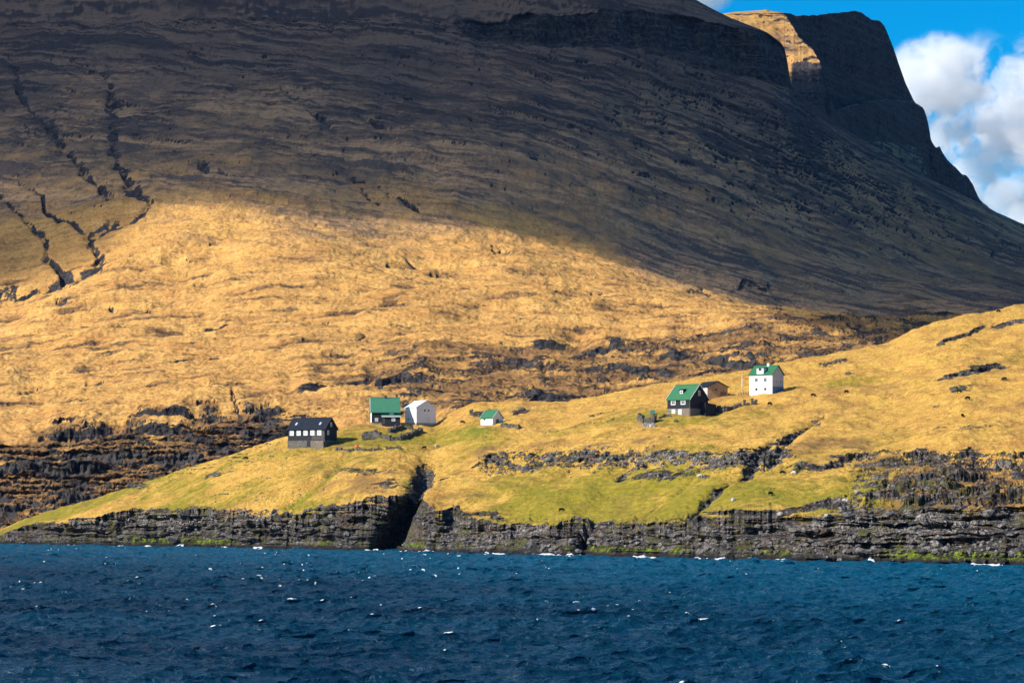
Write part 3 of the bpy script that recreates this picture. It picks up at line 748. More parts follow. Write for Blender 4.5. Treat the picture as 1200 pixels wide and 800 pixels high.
# ------------------------------------------------------------------ far cliff mountain
def build_butte():
    px = np.concatenate([np.arange(700, 830, 4.0), np.arange(830, 1170, .6), np.arange(1170, 1420, 5.0)])
    top = curve(px, [(700, 40), (800, 24), (845, 16.5), (860, 14.5), (880, 13), (895, 12.2), (898, 10.5), (901, 12.5), (915, 15), (926, 16), (930, 18), (945, 18.2), (960, 18), (975, 15.5), (990, 14.5), (1004, 13), (1010, 15), (1015, 19), (1022, 23.5), (1030, 24.5), (1036, 29),
                     (1040, 38), (1048, 60), (1055, 80), (1062, 100), (1068, 112), (1072, 121), (1082, 126), (1085, 134), (1088, 145), (1091, 165), (1097, 173), (1101, 171), (1105, 179), (1112, 190), (1120, 196), (1127, 204),
                     (1134, 207), (1140, 216), (1144, 226), (1148, 234), (1160, 244), (1170, 252), (1200, 270), (1420, 380)], .7)
    base = curve(px, [(700, 60), (845, 17), (918, 15), (924, 24), (935, 44), (952, 59), (962, 74), (966, 95), (975, 124), (985, 127), (1000, 121), (1015, 117), (1045, 115), (1066, 118), (1070, 120), (1076, 124), (1082, 128), (1100, 176), (1148, 237), (1200, 280), (1420, 400)], 1.0)
    base = np.maximum(base, top + .6)
    top = top + 1.0 * fbm(px / 7, px * 0 + .7, 4, 231) * sstep(900, 930, px)
    Yb = curve(px, [(700, 3700), (845, 3800), (916, 3860), (926, 4010), (962, 4060), (1070, 4430), (1150, 4660), (1420, 4900)], 2)
    # lit turf spur to the left with its own edge; a second cliff tier to the right
    yl = curve(px, [(700, 330), (850, 230), (920, 190), (960, 170), (975, 186), (1000, 200), (1080, 205), (1150, 262), (1200, 300), (1420, 420)], 5)
    Yl = curve(px, [(700, 3150), (850, 3250), (920, 3270), (960, 3290), (980, 3500), (1000, 3620), (1070, 3960), (1150, 4260), (1420, 4550)], 4)
    ym = curve(px, [(700, 62), (845, 17.6), (918, 17.2), (924, 24), (930, 32), (935, 42), (943, 51), (952, 58), (958, 68), (962, 75), (967, 96), (975, 123), (980, 130), (1000, 124), (1015, 120), (1045, 118), (1070, 121), (1080, 129), (1084, 140), (1100, 178), (1150, 239), (1420, 405)], .8)
    ym = np.maximum(ym + .8 * fbm(px / 5, px * 0 + 5.7, 3, 233) * sstep(915, 925, px), top + .5)
    base = np.maximum(base, ym - 1.5)
    Ym = curve(px, [(700, 3680), (845, 3780), (918, 3830), (935, 3740), (952, 3690), (962, 3640), (975, 3560), (985, 3760), (1070, 4380), (1150, 4640), (1420, 4880)], 3)
    yt2 = np.minimum(yl, ym + curve(px, [(700, 60), (850, 60), (920, 58), (962, 36), (980, 40), (1080, 50), (1150, 20), (1420, 20)], 5))
    Yt2 = Ym - curve(px, [(700, 170), (850, 170), (920, 170), (955, 120), (980, 60), (1420, 60)], 4)
    Ytop = Yb + 32
    Ys = [Yl, Yt2, Ym, Yb, Ytop]
    Zs = [z_of(yl, Yl), z_of(yt2, Yt2), z_of(ym, Ym), z_of(base, Yb), z_of(top, Ytop)]
    cnt = [50, 70, 80, 130]
    Yc, Zc, sid = [], [], []
    for i, c in enumerate(cnt):
        v = np.linspace(0, 1, c, endpoint=False)[:, None]
        Yc.append(Ys[i] + (Ys[i + 1] - Ys[i]) * v); Zc.append(Zs[i] + (Zs[i + 1] - Zs[i]) * v); sid.append(np.full((c, len(px)), i))
    v = np.linspace(0, 1, 24)[:, None]
    Yc.append(Ys[-1] + 700 * v ** 1.4); Zc.append(Zs[-1] - 20 * v - 260 * v ** 2); sid.append(np.full((24, len(px)), 4))
    Y = np.vstack(Yc); Z = np.vstack(Zc); sid = np.vstack(sid)
    PX = np.broadcast_to(px, Y.shape).copy()
    X0 = (PX - 600) / F * Y
    wall = np.where(sid == 3, 1.0, 0); tier = np.where(sid == 1, 1.0, 0) * sstep(962, 974, np.broadcast_to(px, sid.shape))
    tall = np.clip((base - top) / 20, 0, 1)[None, :]
    vv = np.vstack([np.linspace(0, 1, c, endpoint=False)[:, None] * np.ones_like(px)[None, :] for c in cnt] + [np.zeros((24, len(px)))])
    em = np.sin(np.pi * vv) ** .6
    Y = Y + wall * tall * em * (fbm(X0 / 60, Z / 140, 3, 201) * 16 + ridged(X0 / 24, Z / 90, 2, 203) * 5 + fbm(X0 / 400, Z / 11, 4, 205) * 7)
    Y = Y + tier * em * (fbm(X0 / 30, Z / 50, 4, 207) * 16 + ridged(X0 / 20, Z / 22, 3, 209) * 5 + fbm(X0 / 260, Z / 7, 4, 210) * 8)
    turf = np.where((sid == 2) | (sid == 0), 1.0, 0); turf = np.maximum(turf, np.where(sid == 1, 1.0, 0) - tier)
    bedz = Z / 13 + .8 * fbm(X0 / 60, Y / 80, 3, 211)
    fb = bedz - np.floor(bedz)
    Z = Z + turf * (fbm(X0 / 40, Y / 50, 4, 213) * 3 * em + 3.0 * (sstep(.6, .95, fb) - fb) + fbm(X0 / 6, Y / 8, 3, 215) * .6)
    X = (PX - 600) / F * Y
    steep = 1 - grid_nz(X, Y, Z)
    rock = np.maximum(np.maximum(sstep(.25, .5, steep), wall * tall), tier * .9)
    rock = np.maximum(rock, turf * .6 * sstep(.55, .7, fb) * (1 - sstep(.92, 1, fb)) * sstep(-.2, .3, fbm(X0 / 50, Y / 50, 3, 217)))
    pyb = YH - (Z - HC) * F / Y
    crag = sstep(922, 932, PX) * sstep(70, 78, pyb + 3 * fbm(X0 / 30, Y / 30, 3, 235)) * (1 - sstep(975, 985, PX))
    rock = np.maximum(rock, .9 * crag)
    grid_mesh('cliff_mountain', X, Y, Z, dict(scree_shade=.5 + 0 * X, streak=np.clip(.5 + fbm(X0 / 120, Z / 10, 4, 219), 0, 1), rock=rock, brown=turf * .15, high=.42 + .25 * np.where(PX > 975, 1, 0) + 0 * X), M_MOUNT)


M_MOUNT = mat_mountain()
HL = build_headland()
MT = build_mountain()
build_butte()
#@@REST@@

# ------------------------------------------------------------------ the sound
def build_water():
    px = np.concatenate([np.linspace(-700, -60, 60, endpoint=False), np.arange(-60, 1260, 1.35), np.linspace(1262, 2400, 90)])
    def steps(a, b, s0, s1):
        out = [a]
        while out[-1] < b:
            t = (out[-1] - a) / (b - a)
            out.append(out[-1] + s0 + (s1 - s0) * t)
        return np.array(out)
    Yr = np.concatenate([steps(120, 172, 1.0, .3)[:-1], steps(172, 330, .22, .34)[:-1], steps(330, 900, .4, 1.1), np.array([930, 960, 1000, 1060])])
    Y = np.broadcast_to(Yr[:, None], (len(Yr), len(px))).astype(f32).copy()
    PX = np.broadcast_to(px[None, :], Y.shape)
    X = ((PX - 600) / F * Y).astype(f32)
    rg = np.random.default_rng(23)
    H = np.zeros_like(X); DX = np.zeros_like(X); DY = np.zeros_like(X); J = np.zeros_like(X)
    wind = math.radians(-78)          # blowing from the left towards the camera
    gust = (.95 + .25 * fbm(X / 60, Y / 110, 3, 301)).astype(f32)
    N = 84
    for i in range(N):
        lam = .7 * (9.0 / .7) ** (rg.random() ** 1.1)
        k = 2 * math.pi / lam
        th = wind + rg.normal(0, .48)
        kx, ky = k * math.cos(th), k * math.sin(th)
        a = .0120 * lam ** .95 * rg.uniform(.6, 1.3)
        if lam > 5.5:
            a *= .7
        ph = kx * X + ky * Y + rg.uniform(0, 6.28)
        c = np.cos(ph); s = np.sin(ph)
        H += a * c
        DX -= a * s * math.cos(th); DY -= a * s * math.sin(th)
        J += 1.05 * a * k * c
    H *= gust; J *= gust
    H = H + .075 * fbm(X / .9, Y / .7, 2, 303).astype(f32) + .13 * ridged(X / 4.4, Y / 1.5, 3, 304).astype(f32)
    q = 1.15
    Xd = X + q * DX; Yd = Y + q * DY
    n = fbm(X / 4.2, Y / .7, 3, 305)
    patch = fbm(X / 26, Y / 40, 3, 307)
    crest = J + .35 * n + .30 * patch
    foam = sstep(1.30, 1.62, crest) * sstep(-.2, .25, n) * (1 - .25 * sstep(250, 650, Y))
    # surf against the rocks
    ysh = np.interp(PX[0], HL['px'], HL['Ysh'])
    ds = ysh[None, :] - Y
    surf = (1 - sstep(1, 5, np.abs(ds - 3.0))) * sstep(.16, .40, fbm(X / 9, Y / 20, 4, 311) + .25 * n)
    foam = np.maximum(foam, surf * np.where(ds > -6, 1, 0))
    H = H + .5 * surf * np.clip(n + .2, 0, 1)
    t = NT('wind_ruffled_sea')
    p = t.pos((1, 1, 1))
    n1 = t.noise(t.pos((.32, 1, 1)), 1 / .85, 4, .62, .3)
    n2 = t.noise(p, 1 / .25, 3, .6)
    nb = t.noise(p, 1 / 70, 3, .5)
    b = t.bump(t.math('ADD', t.math('MULTIPLY', n1, .75), t.math('MULTIPLY', n2, .10)), 1.0, 1.0)
    shore_tint = t.attr('shallow')
    base = t.mix(shore_tint, t.mix(t.ramp(nb, .38, .62), (.002, .022, .048), (.0025, .034, .068)), (.003, .068, .125))  # base colour goes to a lighter teal toward the shore
    fm = t.attr('foam')
    fmn = t.ramp(t.math('ADD', fm, t.math('MULTIPLY', t.math('SUBTRACT', n2, .5), .8)), .35, .65)
    col = t.mix(fmn, base, (.80, .84, .86))
    rough = t.math('ADD', .2, t.math('MULTIPLY', fmn, .6))
    bs = t.bsdf(col, rough, .22, b)
    bs.inputs['IOR'].default_value = 1.33
    o = grid_mesh('water', Xd, Yd, H, dict(foam=foam, shallow=1 - sstep(20, 420, ds + 40 * patch)), t.m)
    # the calm outer sheet to the horizon, below the wave troughs
    bm = bmesh.new(); bm.from_mesh(o.data)
    fl = bm.verts.layers.float['foam']
    R = 9000
    n = 24
    vs = [[bm.verts.new((-R + 2 * R * i / n, -R + 2 * R * j / n, -1.6)) for i in range(n + 1)] for j in range(n + 1)]
    for j in range(n):
        for i in range(n):
            bm.faces.new((vs[j][i], vs[j][i + 1], vs[j + 1][i + 1], vs[j + 1][i]))
    bm.to_mesh(o.data); bm.free()


build_water()


# ------------------------------------------------------------------ clouds
def ground_point(pxv, pyv, layer):
    """first point of a terrain layer met along the sight line (pxv, pyv)"""
    j = int(np.argmin(np.abs(layer['px'] - pxv)))
    Y = layer['Y'][:, j]; Z = layer['Z'][:, j]
    yy = YH - (Z - HC) * F / Y
    hit = np.where(yy <= pyv)[0]
    i = int(hit[0]) if len(hit) else len(Y) - 1
    if i > 0 and yy[i - 1] != yy[i]:
        t = np.clip((yy[i - 1] - pyv) / (yy[i - 1] - yy[i]), 0, 1)
    else:
        t = 1.0
    Yv = Y[i - 1] + (Y[i] - Y[i - 1]) * t
    Zv = Z[i - 1] + (Z[i] - Z[i - 1]) * t
    return Vector(((pxv - 600) / F * Yv, float(Yv), float(Zv)))


def shade_cloud():
    ALT = 1250.0
    edge = [(-420, 365), (-150, 355), (0, 345), (50, 335), (95, 318), (125, 292), (155, 266), (180, 250), (205, 243), (250, 240), (300, 244), (350, 251), (400, 256), (450, 259), (500, 263), (560, 269), (620, 280), (680, 294), (740, 312), (800, 332), (850, 345),
            (900, 360), (950, 376), (1000, 396), (1040, 404)]
    pts = []
    for a, b in edge:
        g = ground_point(a, b, MT)
        k = (ALT - g.z) / SUN[2]
        pts.append((g.x + SUN[0] * k, g.y + SUN[1] * k))
    # far side of the cloud: past the skyline, clear of the lit turf on the far mountain
    far = []
    for (x, y, z) in ((900, 1500, 60), (1500, 2100, 200), (1500, 3300, 380), (1150, 3560, 560), (660, 3560, 560), (560, 3655, 575), (330, 3660, 560), (-500, 3600, 560), (-1500, 3300, 560), (-1500, 1700, 150)):
        k = (ALT - z) / SUN[2]
        far.append((x + SUN[0] * k, y + SUN[1] * k))
    poly = np.array(pts + far)
    lo = poly.min(0) - 60; hi = poly.max(0) + 60
    st = 14.0
    gx = np.arange(lo[0], hi[0], st); gy = np.arange(lo[1], hi[1], st)
    GX, GY = np.meshgrid(gx, gy)
    inside = np.zeros(GX.shape, bool); dist = np.full(GX.shape, 1e9)
    n = len(poly)
    for i in range(n):
        x0, y0 = poly[i]; x1, y1 = poly[(i + 1) % n]
        c = ((y0 > GY) != (y1 > GY)) & (GX < (x1 - x0) * (GY - y0) / (y1 - y0 + 1e-12) + x0)
        inside ^= c
        L = (x1 - x0) ** 2 + (y1 - y0) ** 2 + 1e-9
        t = np.clip(((GX - x0) * (x1 - x0) + (GY - y0) * (y1 - y0)) / L, 0, 1)
        dist = np.minimum(dist, np.hypot(GX - x0 - t * (x1 - x0), GY - y0 - t * (y1 - y0)))
    d = np.where(inside, dist, -dist) + 14 * fbm(GX / 90, GY / 90, 4, 401)
    puff = 1 + .45 * fbm(GX / 260, GY / 260, 4, 403)
    th = (150 * (1 - np.exp(-np.clip(d, 0, None) / 50)) + 110 * sstep(200, 900, d)) * puff
    # thinner veil over the left-hand edge
    g0 = ground_point(175, 245, MT); k0 = (ALT - g0.z) / SUN[2]
    veil = (1 - sstep(-40, 60, GX - (g0.x + SUN[0] * k0))) * (1 - sstep(330, 620, d))
    th = th * (1 - veil) + veil * 105 * (1 - np.exp(-np.clip(d, 0, None) / 55)) * puff
    keep = d > 0
    cell = keep[:-1, :-1] | keep[1:, :-1] | keep[:-1, 1:] | keep[1:, 1:]
    bm = bmesh.new()
    tv, bv = {}, {}
    ii, jj = np.where(cell)
    def V(dct, j, i, s):
        k = (j, i)
        if k not in dct:
            t = th[j, i] if keep[j, i] else 0.0
            z = ALT + (s * t * (.62 if s > 0 else .38))
            v = bm.verts.new((GX[j, i], GY[j, i], z))
            dct[k] = v
            if t <= 0.0:
                tv[k] = v; bv[k] = v
        return dct[k]
    for j, i in zip(ii, jj):
        a = [V(tv, j, i, 1), V(tv, j, i + 1, 1), V(tv, j + 1, i + 1, 1), V(tv, j + 1, i, 1)]
        b = [V(bv, j, i, -1), V(bv, j, i + 1, -1), V(bv, j + 1, i + 1, -1), V(bv, j + 1, i, -1)]
        if len(set(a)) == 4:
            bm.faces.new(a) if not all(x is y for x, y in zip(a, b)) else None
        if not all(x is y for x, y in zip(a, b)):
            bm.faces.new(b[::-1])
    me = bpy.data.meshes.new('cloud'); bm.to_mesh(me); bm.free()
    m = bpy.data.materials.new('cloud_vapour'); m.use_nodes = True
    t = m.node_tree; t.nodes.clear()
    o_ = t.nodes.new('ShaderNodeOutputMaterial'); v = t.nodes.new('ShaderNodeVolumePrincipled')
    v.inputs['Color'].default_value = (.97, .975, 1, 1); v.inputs['Density'].default_value = .012
    v.inputs['Anisotropy'].default_value = .3
    t.links.new(v.outputs[0], o_.inputs['Volume'])
    me.materials.append(m)
    o = bpy.data.objects.new('cloud', me); COL.objects.link(o); o['kind'] = 'stuff'


shade_cloud()


def sky_cloud(pxv, pyv, Y, rx, rz, seed, dens, thr, soft=.9):
    """a real bank of vapour standing beyond the mountains"""
    s = Y / F
    bm = bmesh.new()
    bmesh.ops.create_icosphere(bm, subdivisions=3, radius=1.0)
    me = bpy.data.meshes.new('cloud'); bm.to_mesh(me); bm.free()
    t = NT('cumulus_vapour')
    tc = t.n('ShaderNodeTexCoord')
    ln = t.n('ShaderNodeVectorMath', operation='LENGTH'); t.lk(tc.outputs['Object'], ln.inputs[0])
    mp = t.n('ShaderNodeMapping'); t.lk(tc.outputs['Object'], mp.inputs['Vector'])
    mp.inputs['Location'].default_value = (seed * 3.1, seed * 1.7, seed)
    mp.inputs['Scale'].default_value = (1, 1, rz / rx)
    n = t.noise(mp.outputs['Vector'], 2.1, 8, .62, .25)
    fall = t.math('SUBTRACT', 1.0, t.math('POWER', ln.outputs['Value'], 2.2))
    dn = t.math('ADD', t.math('MULTIPLY', fall, soft), t.math('MULTIPLY', t.math('SUBTRACT', n, .5), 7.0))
    dn = t.math('MULTIPLY', t.ramp(dn, thr, thr + .24), t.ramp(ln.outputs['Value'], .93, .72))
    v = t.n('ShaderNodeVolumePrincipled')
    v.inputs['Color'].default_value = (.985, .99, 1, 1)
    v.inputs['Anisotropy'].default_value = -.05
    t.lk(t.math('MULTIPLY', dn, dens), v.inputs['Density'])
    t.lk(v.outputs[0], t.out.inputs['Volume'])
    me.materials.append(t.m)
    o = bpy.data.objects.new('cloud', me); COL.objects.link(o)
    o.location = ((pxv - 600) * s, Y, z_of(pyv, Y)); o.scale = (rx * s, rx * s * .8, rz * s)
    o['kind'] = 'stuff'
    return o


sky_cloud(1165, 205, 15500, 175, 190, 1.3, .0075, .85)
sky_cloud(1098, 92, 15200, 75, 62, 4.7, .0075, .25)
sky_cloud(1190, 130, 16400, 110, 80, 7.9, .0065, .75)
sky_cloud(800, -14, 15000, 75, 42, 2.2, .006, .0)

# ------------------------------------------------------------------ the air over the sound
def haze_box():
    bm = bmesh.new()
    v = [bm.verts.new((x, y, z)) for z in (-3.2, 880.0) for y in (-9300, 9300) for x in (-9300, 9300)]
    for q in ((0, 2, 3, 1), (4, 5, 7, 6), (0, 1, 5, 4), (2, 6, 7, 3), (0, 4, 6, 2), (1, 3, 7, 5)):
        bm.faces.new([v[k] for k in q])
    me = bpy.data.meshes.new('haze'); bm.to_mesh(me); bm.free()
    t = NT('thin_sea_air')
    v = t.n('ShaderNodeVolumePrincipled')
    v.inputs['Color'].default_value = (.24, .48, 1.0, 1)
    v.inputs['Density'].default_value = .000009
    v.inputs['Anisotropy'].default_value = .0
    t.lk(v.outputs[0], t.out.inputs['Volume'])
    me.materials.append(t.m)
    o = bpy.data.objects.new('haze', me); COL.objects.link(o); o['kind'] = 'stuff'


haze_box()

# ------------------------------------------------------------------ light, sky, camera
w = bpy.data.worlds.new('World'); scene.world = w; w.use_nodes = True
wt = w.node_tree; wt.nodes.clear()
wo = wt.nodes.new('ShaderNodeOutputWorld'); bg = wt.nodes.new('ShaderNodeBackground'); sk = wt.nodes.new('ShaderNodeTexSky')
sk.sky_type = 'NISHITA'; sk.sun_disc = False
sk.sun_elevation = math.radians(SUN_EL)
sk.sun_rotation = math.atan2(SUN[0], SUN[1])
sk.altitude = 500; sk.air_density = 1.0; sk.dust_density = 0.0; sk.ozone_density = 4.0
hs = wt.nodes.new('ShaderNodeHueSaturation'); hs.inputs['Saturation'].default_value = 1.62
wt.links.new(sk.outputs[0], hs.inputs['Color'])
wt.links.new(hs.outputs[0], bg.inputs['Color'])
wt.links.new(bg.outputs[0], wo.inputs['Surface'])
bg.inputs['Strength'].default_value = 0.085
sl = bpy.data.lights.new('sun', 'SUN'); sl.energy = 4.6; sl.angle = math.radians(.53); sl.color = (1, .93, .82)
so = bpy.data.objects.new('sun', sl); COL.objects.link(so)
so.rotation_euler = Vector((-SUN[0], -SUN[1], -SUN[2])).to_track_quat('-Z', 'Y').to_euler()

cd = bpy.data.cameras.new('camera'); co = bpy.data.objects.new('camera', cd); COL.objects.link(co)
co.location = (0, 0, HC); co.rotation_euler = (math.pi / 2, 0, 0)
cd.sensor_width = 36.0; cd.lens = F / 1200 * 36.0
cd.shift_y = (YH - 400) / 1200
cd.clip_start = 1.0; cd.clip_end = 40000
scene.camera = co
scene.view_settings.view_transform = 'Standard'
scene.view_settings.look = 'None'
scene.view_settings.exposure = 0.75
scene.view_settings.gamma = 1.0
scene.cycles.use_denoising = True
scene.cycles.max_bounces = 14
scene.cycles.diffuse_bounces = 2
scene.cycles.glossy_bounces = 2
scene.cycles.transmission_bounces = 2
scene.cycles.volume_bounces = 12
scene.cycles.volume_max_steps = 512
scene.cycles.volume_step_rate = 0.5
scene.cycles.sample_clamp_indirect = 6


# ------------------------------------------------------------------ buildings
def P_mat(name, color, rough=.8, spec=.25, var=.15, bump=None, scale=3.0, metallic=0.0, streak=None):
    t = NT(name)
    p = t.pos()
    n = t.noise(p, scale, 4, .6)
    n2 = t.noise(t.pos((3, 3, .35)), scale * .8, 3, .6)
    c = Vector(color)
    dark = tuple(c * (1 - var)); lite = tuple(min(1, x) for x in c * (1 + var * .6))
    col = t.mix(t.ramp(n, .3, .7), dark, lite)
    if streak:
        col = t.mix(t.ramp(n2, .5, .75, 0, streak[3]), col, streak[:3])
    nrm = None
    if bump == 'boards':
        w = t.n('ShaderNodeTexWave', wave_type='BANDS', bands_direction='X', wave_profile='SAW'); t.lk(t.pos(), w.inputs['Vector']); w.inputs['Scale'].default_value = 1.1
        w2 = t.n('ShaderNodeTexWave', wave_type='BANDS', bands_direction='Y', wave_profile='SAW'); t.lk(t.pos(), w2.inputs['Vector']); w2.inputs['Scale'].default_value = 1.1
        nrm = t.bump(t.math('ADD', w.outputs['Fac'], w2.outputs['Fac']), .6, .04)
    elif bump == 'lap':
        w = t.n('ShaderNodeTexWave', wave_type='BANDS', bands_direction='Z', wave_profile='SAW'); t.lk(t.pos(), w.inputs['Vector']); w.inputs['Scale'].default_value = 1.4
        nrm = t.bump(w.outputs['Fac'], .6, .05)
    elif bump == 'sheet':
        w = t.n('ShaderNodeTexWave', wave_type='BANDS', bands_direction='X', wave_profile='SIN'); t.lk(t.pos(), w.inputs['Vector']); w.inputs['Scale'].default_value = 1.6
        nrm = t.bump(w.outputs['Fac'], .5, .05)
    elif bump == 'rough':
        nrm = t.bump(n, .8, .15)
    t.bsdf(col, rough, spec, nrm, metallic)
    return t.m


def stone_mat(name, base=(.27, .25, .23)):
    t = NT(name)
    p = t.pos()
    v = t.vor(p, 2.2); e = t.vor(p, 2.2, 'DISTANCE_TO_EDGE')
    n = t.noise(p, 5, 4, .65)
    c = Vector(base)
    col = t.mix(v.outputs['Color'], tuple(c * .55), tuple(c * 1.25))
    col = t.mix(t.ramp(n, .5, .75, 0, .6), col, (.42, .39, .34))
    j = t.ramp(e.outputs['Distance'], 0, .07)
    col = t.mix(j, (.03, .027, .024), col)
    t.bsdf(col, .95, .1, t.bump(t.math('ADD', j, t.math('MULTIPLY', n, .5)), .9, .1))
    return t.m


M = dict(
    tar=P_mat('tarred_boards', (.016, .018, .026), .7, .3, .3, 'boards'),
    tar_worn=P_mat('weathered_grey_boards', (.095, .085, .088), .85, .15, .35, 'boards', streak=(.03, .028, .03, .6)),
    black_roof=P_mat('black_roofing_felt', (.008, .013, .025), .7, .2, .2, 'sheet'),
    green_roof=P_mat('green_painted_sheet_roof', (.024, .145, .062), .5, .4, .18, 'sheet', streak=(.03, .11, .05, .45)),
    green_turq=P_mat('sea_green_painted_sheet_roof', (.040, .185, .105), .5, .4, .18, 'sheet', streak=(.05, .15, .09, .4)),
    white=P_mat('white_painted_boards', (.80, .79, .77), .6, .3, .06, 'boards', streak=(.6, .58, .54, .4)),
    white_render=P_mat('white_painted_render', (.80, .79, .77), .75, .25, .05, 'rough', streak=(.62, .60, .56, .35)),
    grey_trim_shade=P_mat('pale_grey_trim_and_gable_shade', (.52, .52, .52), .8, .2, .1, 'rough'),  # grey frames, and the shade painted on one house's gables
    blue_render=P_mat('blue_painted_plinth', (.13, .22, .33), .75, .2, .12, 'rough'),
    pale_roof=P_mat('pale_blue_sheet_roof', (.60, .70, .78), .45, .5, .06, 'sheet'),
    trim=P_mat('white_gloss_trim', (.80, .80, .78), .5, .4, .04),
    dark_trim=P_mat('dark_grey_trim', (.06, .06, .065), .6, .3, .1),
    glass=P_mat('dark_window_glass', (.012, .016, .022), .08, .6, .05),
    glass_pale=P_mat('pale_window_glass', (.42, .44, .46), .15, .5, .08),  # plain pale grey glossy panes
    wood=P_mat('brown_weathered_planks', (.52, .31, .155), .85, .15, .3, 'boards', streak=(.13, .075, .04, .6)),
    wood_grey=P_mat('silvered_planks', (.20, .16, .12), .85, .15, .3, 'boards', streak=(.09, .07, .05, .6)),
    stone=stone_mat('dry_stone'), stone_pale=stone_mat('limewashed_stone', (.48, .44, .39)),
    stone_grey=stone_mat('cellar_stone', (.17, .155, .135)), stone_tan=stone_mat('tan_stone', (.27, .22, .17)),
    stone_dark=stone_mat('mossy_dry_stone', (.15, .135, .115)),
    concrete=P_mat('grey_concrete', (.33, .31, .29), .9, .1, .15, 'rough'),
    door_white=P_mat('white_plank_door', (.72, .71, .69), .6, .3, .06, 'boards'),
    orange=P_mat('orange_plastic', (.75, .10, .04), .45, .4, .08),
    teal=P_mat('teal_painted_metal', (.06, .26, .22), .5, .4, .12),
    wool_dark=P_mat('dark_brown_wool', (.022, .016, .013), .95, .05, .3, 'rough', 14),
    wool_white=P_mat('cream_wool', (.58, .53, .43), .95, .05, .15, 'rough', 14),
    post=P_mat('grey_fence_timber', (.13, .11, .09), .9, .1, .25),
)


def link(name, bm, mat, parent=None, smooth=False, bev=0.0):
    me = bpy.data.meshes.new(name)
    if bev > 0:
        bmesh.ops.bevel(bm, geom=list(bm.edges), offset=bev, segments=1, affect='EDGES')
    bmesh.ops.recalc_face_normals(bm, faces=list(bm.faces))
    if smooth:
        for f in bm.faces:
            f.smooth = True
    bm.to_mesh(me); bm.free()
    mats = mat if isinstance(mat, (list, tuple)) else [mat]
    for m_ in mats:
        me.materials.append(m_)
    o = bpy.data.objects.new(name, me); COL.objects.link(o)
    if parent is not None:
        o.parent = parent
    return o


def box(bm, x0, x1, y0, y1, z0, z1, mi=0):
    v = [bm.verts.new((x, y, z)) for z in (z0, z1) for y in (y0, y1) for x in (x0, x1)]
    for q in ((0, 2, 3, 1), (4, 5, 7, 6), (0, 1, 5, 4), (2, 6, 7, 3), (0, 4, 6, 2), (1, 3, 7, 5)):
        f = bm.faces.new([v[k] for k in q]); f.material_index = mi
    return v


def prism(bm, prof, x0, x1, mi=0):
    """profile in (y, z) swept along x"""
    a = [bm.verts.new((x0, y, z)) for y, z in prof]; b = [bm.verts.new((x1, y, z)) for y, z in prof]
    bm.faces.new(a).material_index = mi; bm.faces.new(b[::-1]).material_index = mi
    n = len(prof)
    for i in range(n):
        bm.faces.new((a[i], b[i], b[(i + 1) % n], a[(i + 1) % n])).material_index = mi


def thing(name, label, cat, loc, rz=0.0, group=None):
    o = bpy.data.objects.new(name, None); COL.objects.link(o)
    o.empty_display_size = .5
    o.location = loc; o.rotation_euler = (0, 0, rz)
    o['label'] = label; o['category'] = cat
    if group:
        o['group'] = group
    return o


def tag(o, label, cat, group=None):
    o['label'] = label; o['category'] = cat
    if group:
        o['group'] = group
    return o


def on_ground(x, y):
    """height of the headland at a world position"""
    u = 600 + F * x / y
    j = np.clip(np.searchsorted(HL['px'], u) - 1, 0, len(HL['px']) - 2)
    f = (u - HL['px'][j]) / (HL['px'][j + 1] - HL['px'][j])
    zs = []
    for k in (j, j + 1):
        Yk = np.maximum.accumulate(HL['Y'][:, k])
        zs.append(np.interp(y, Yk, HL['Z'][:, k]))
    return float(zs[0] * (1 - f) + zs[1] * f)


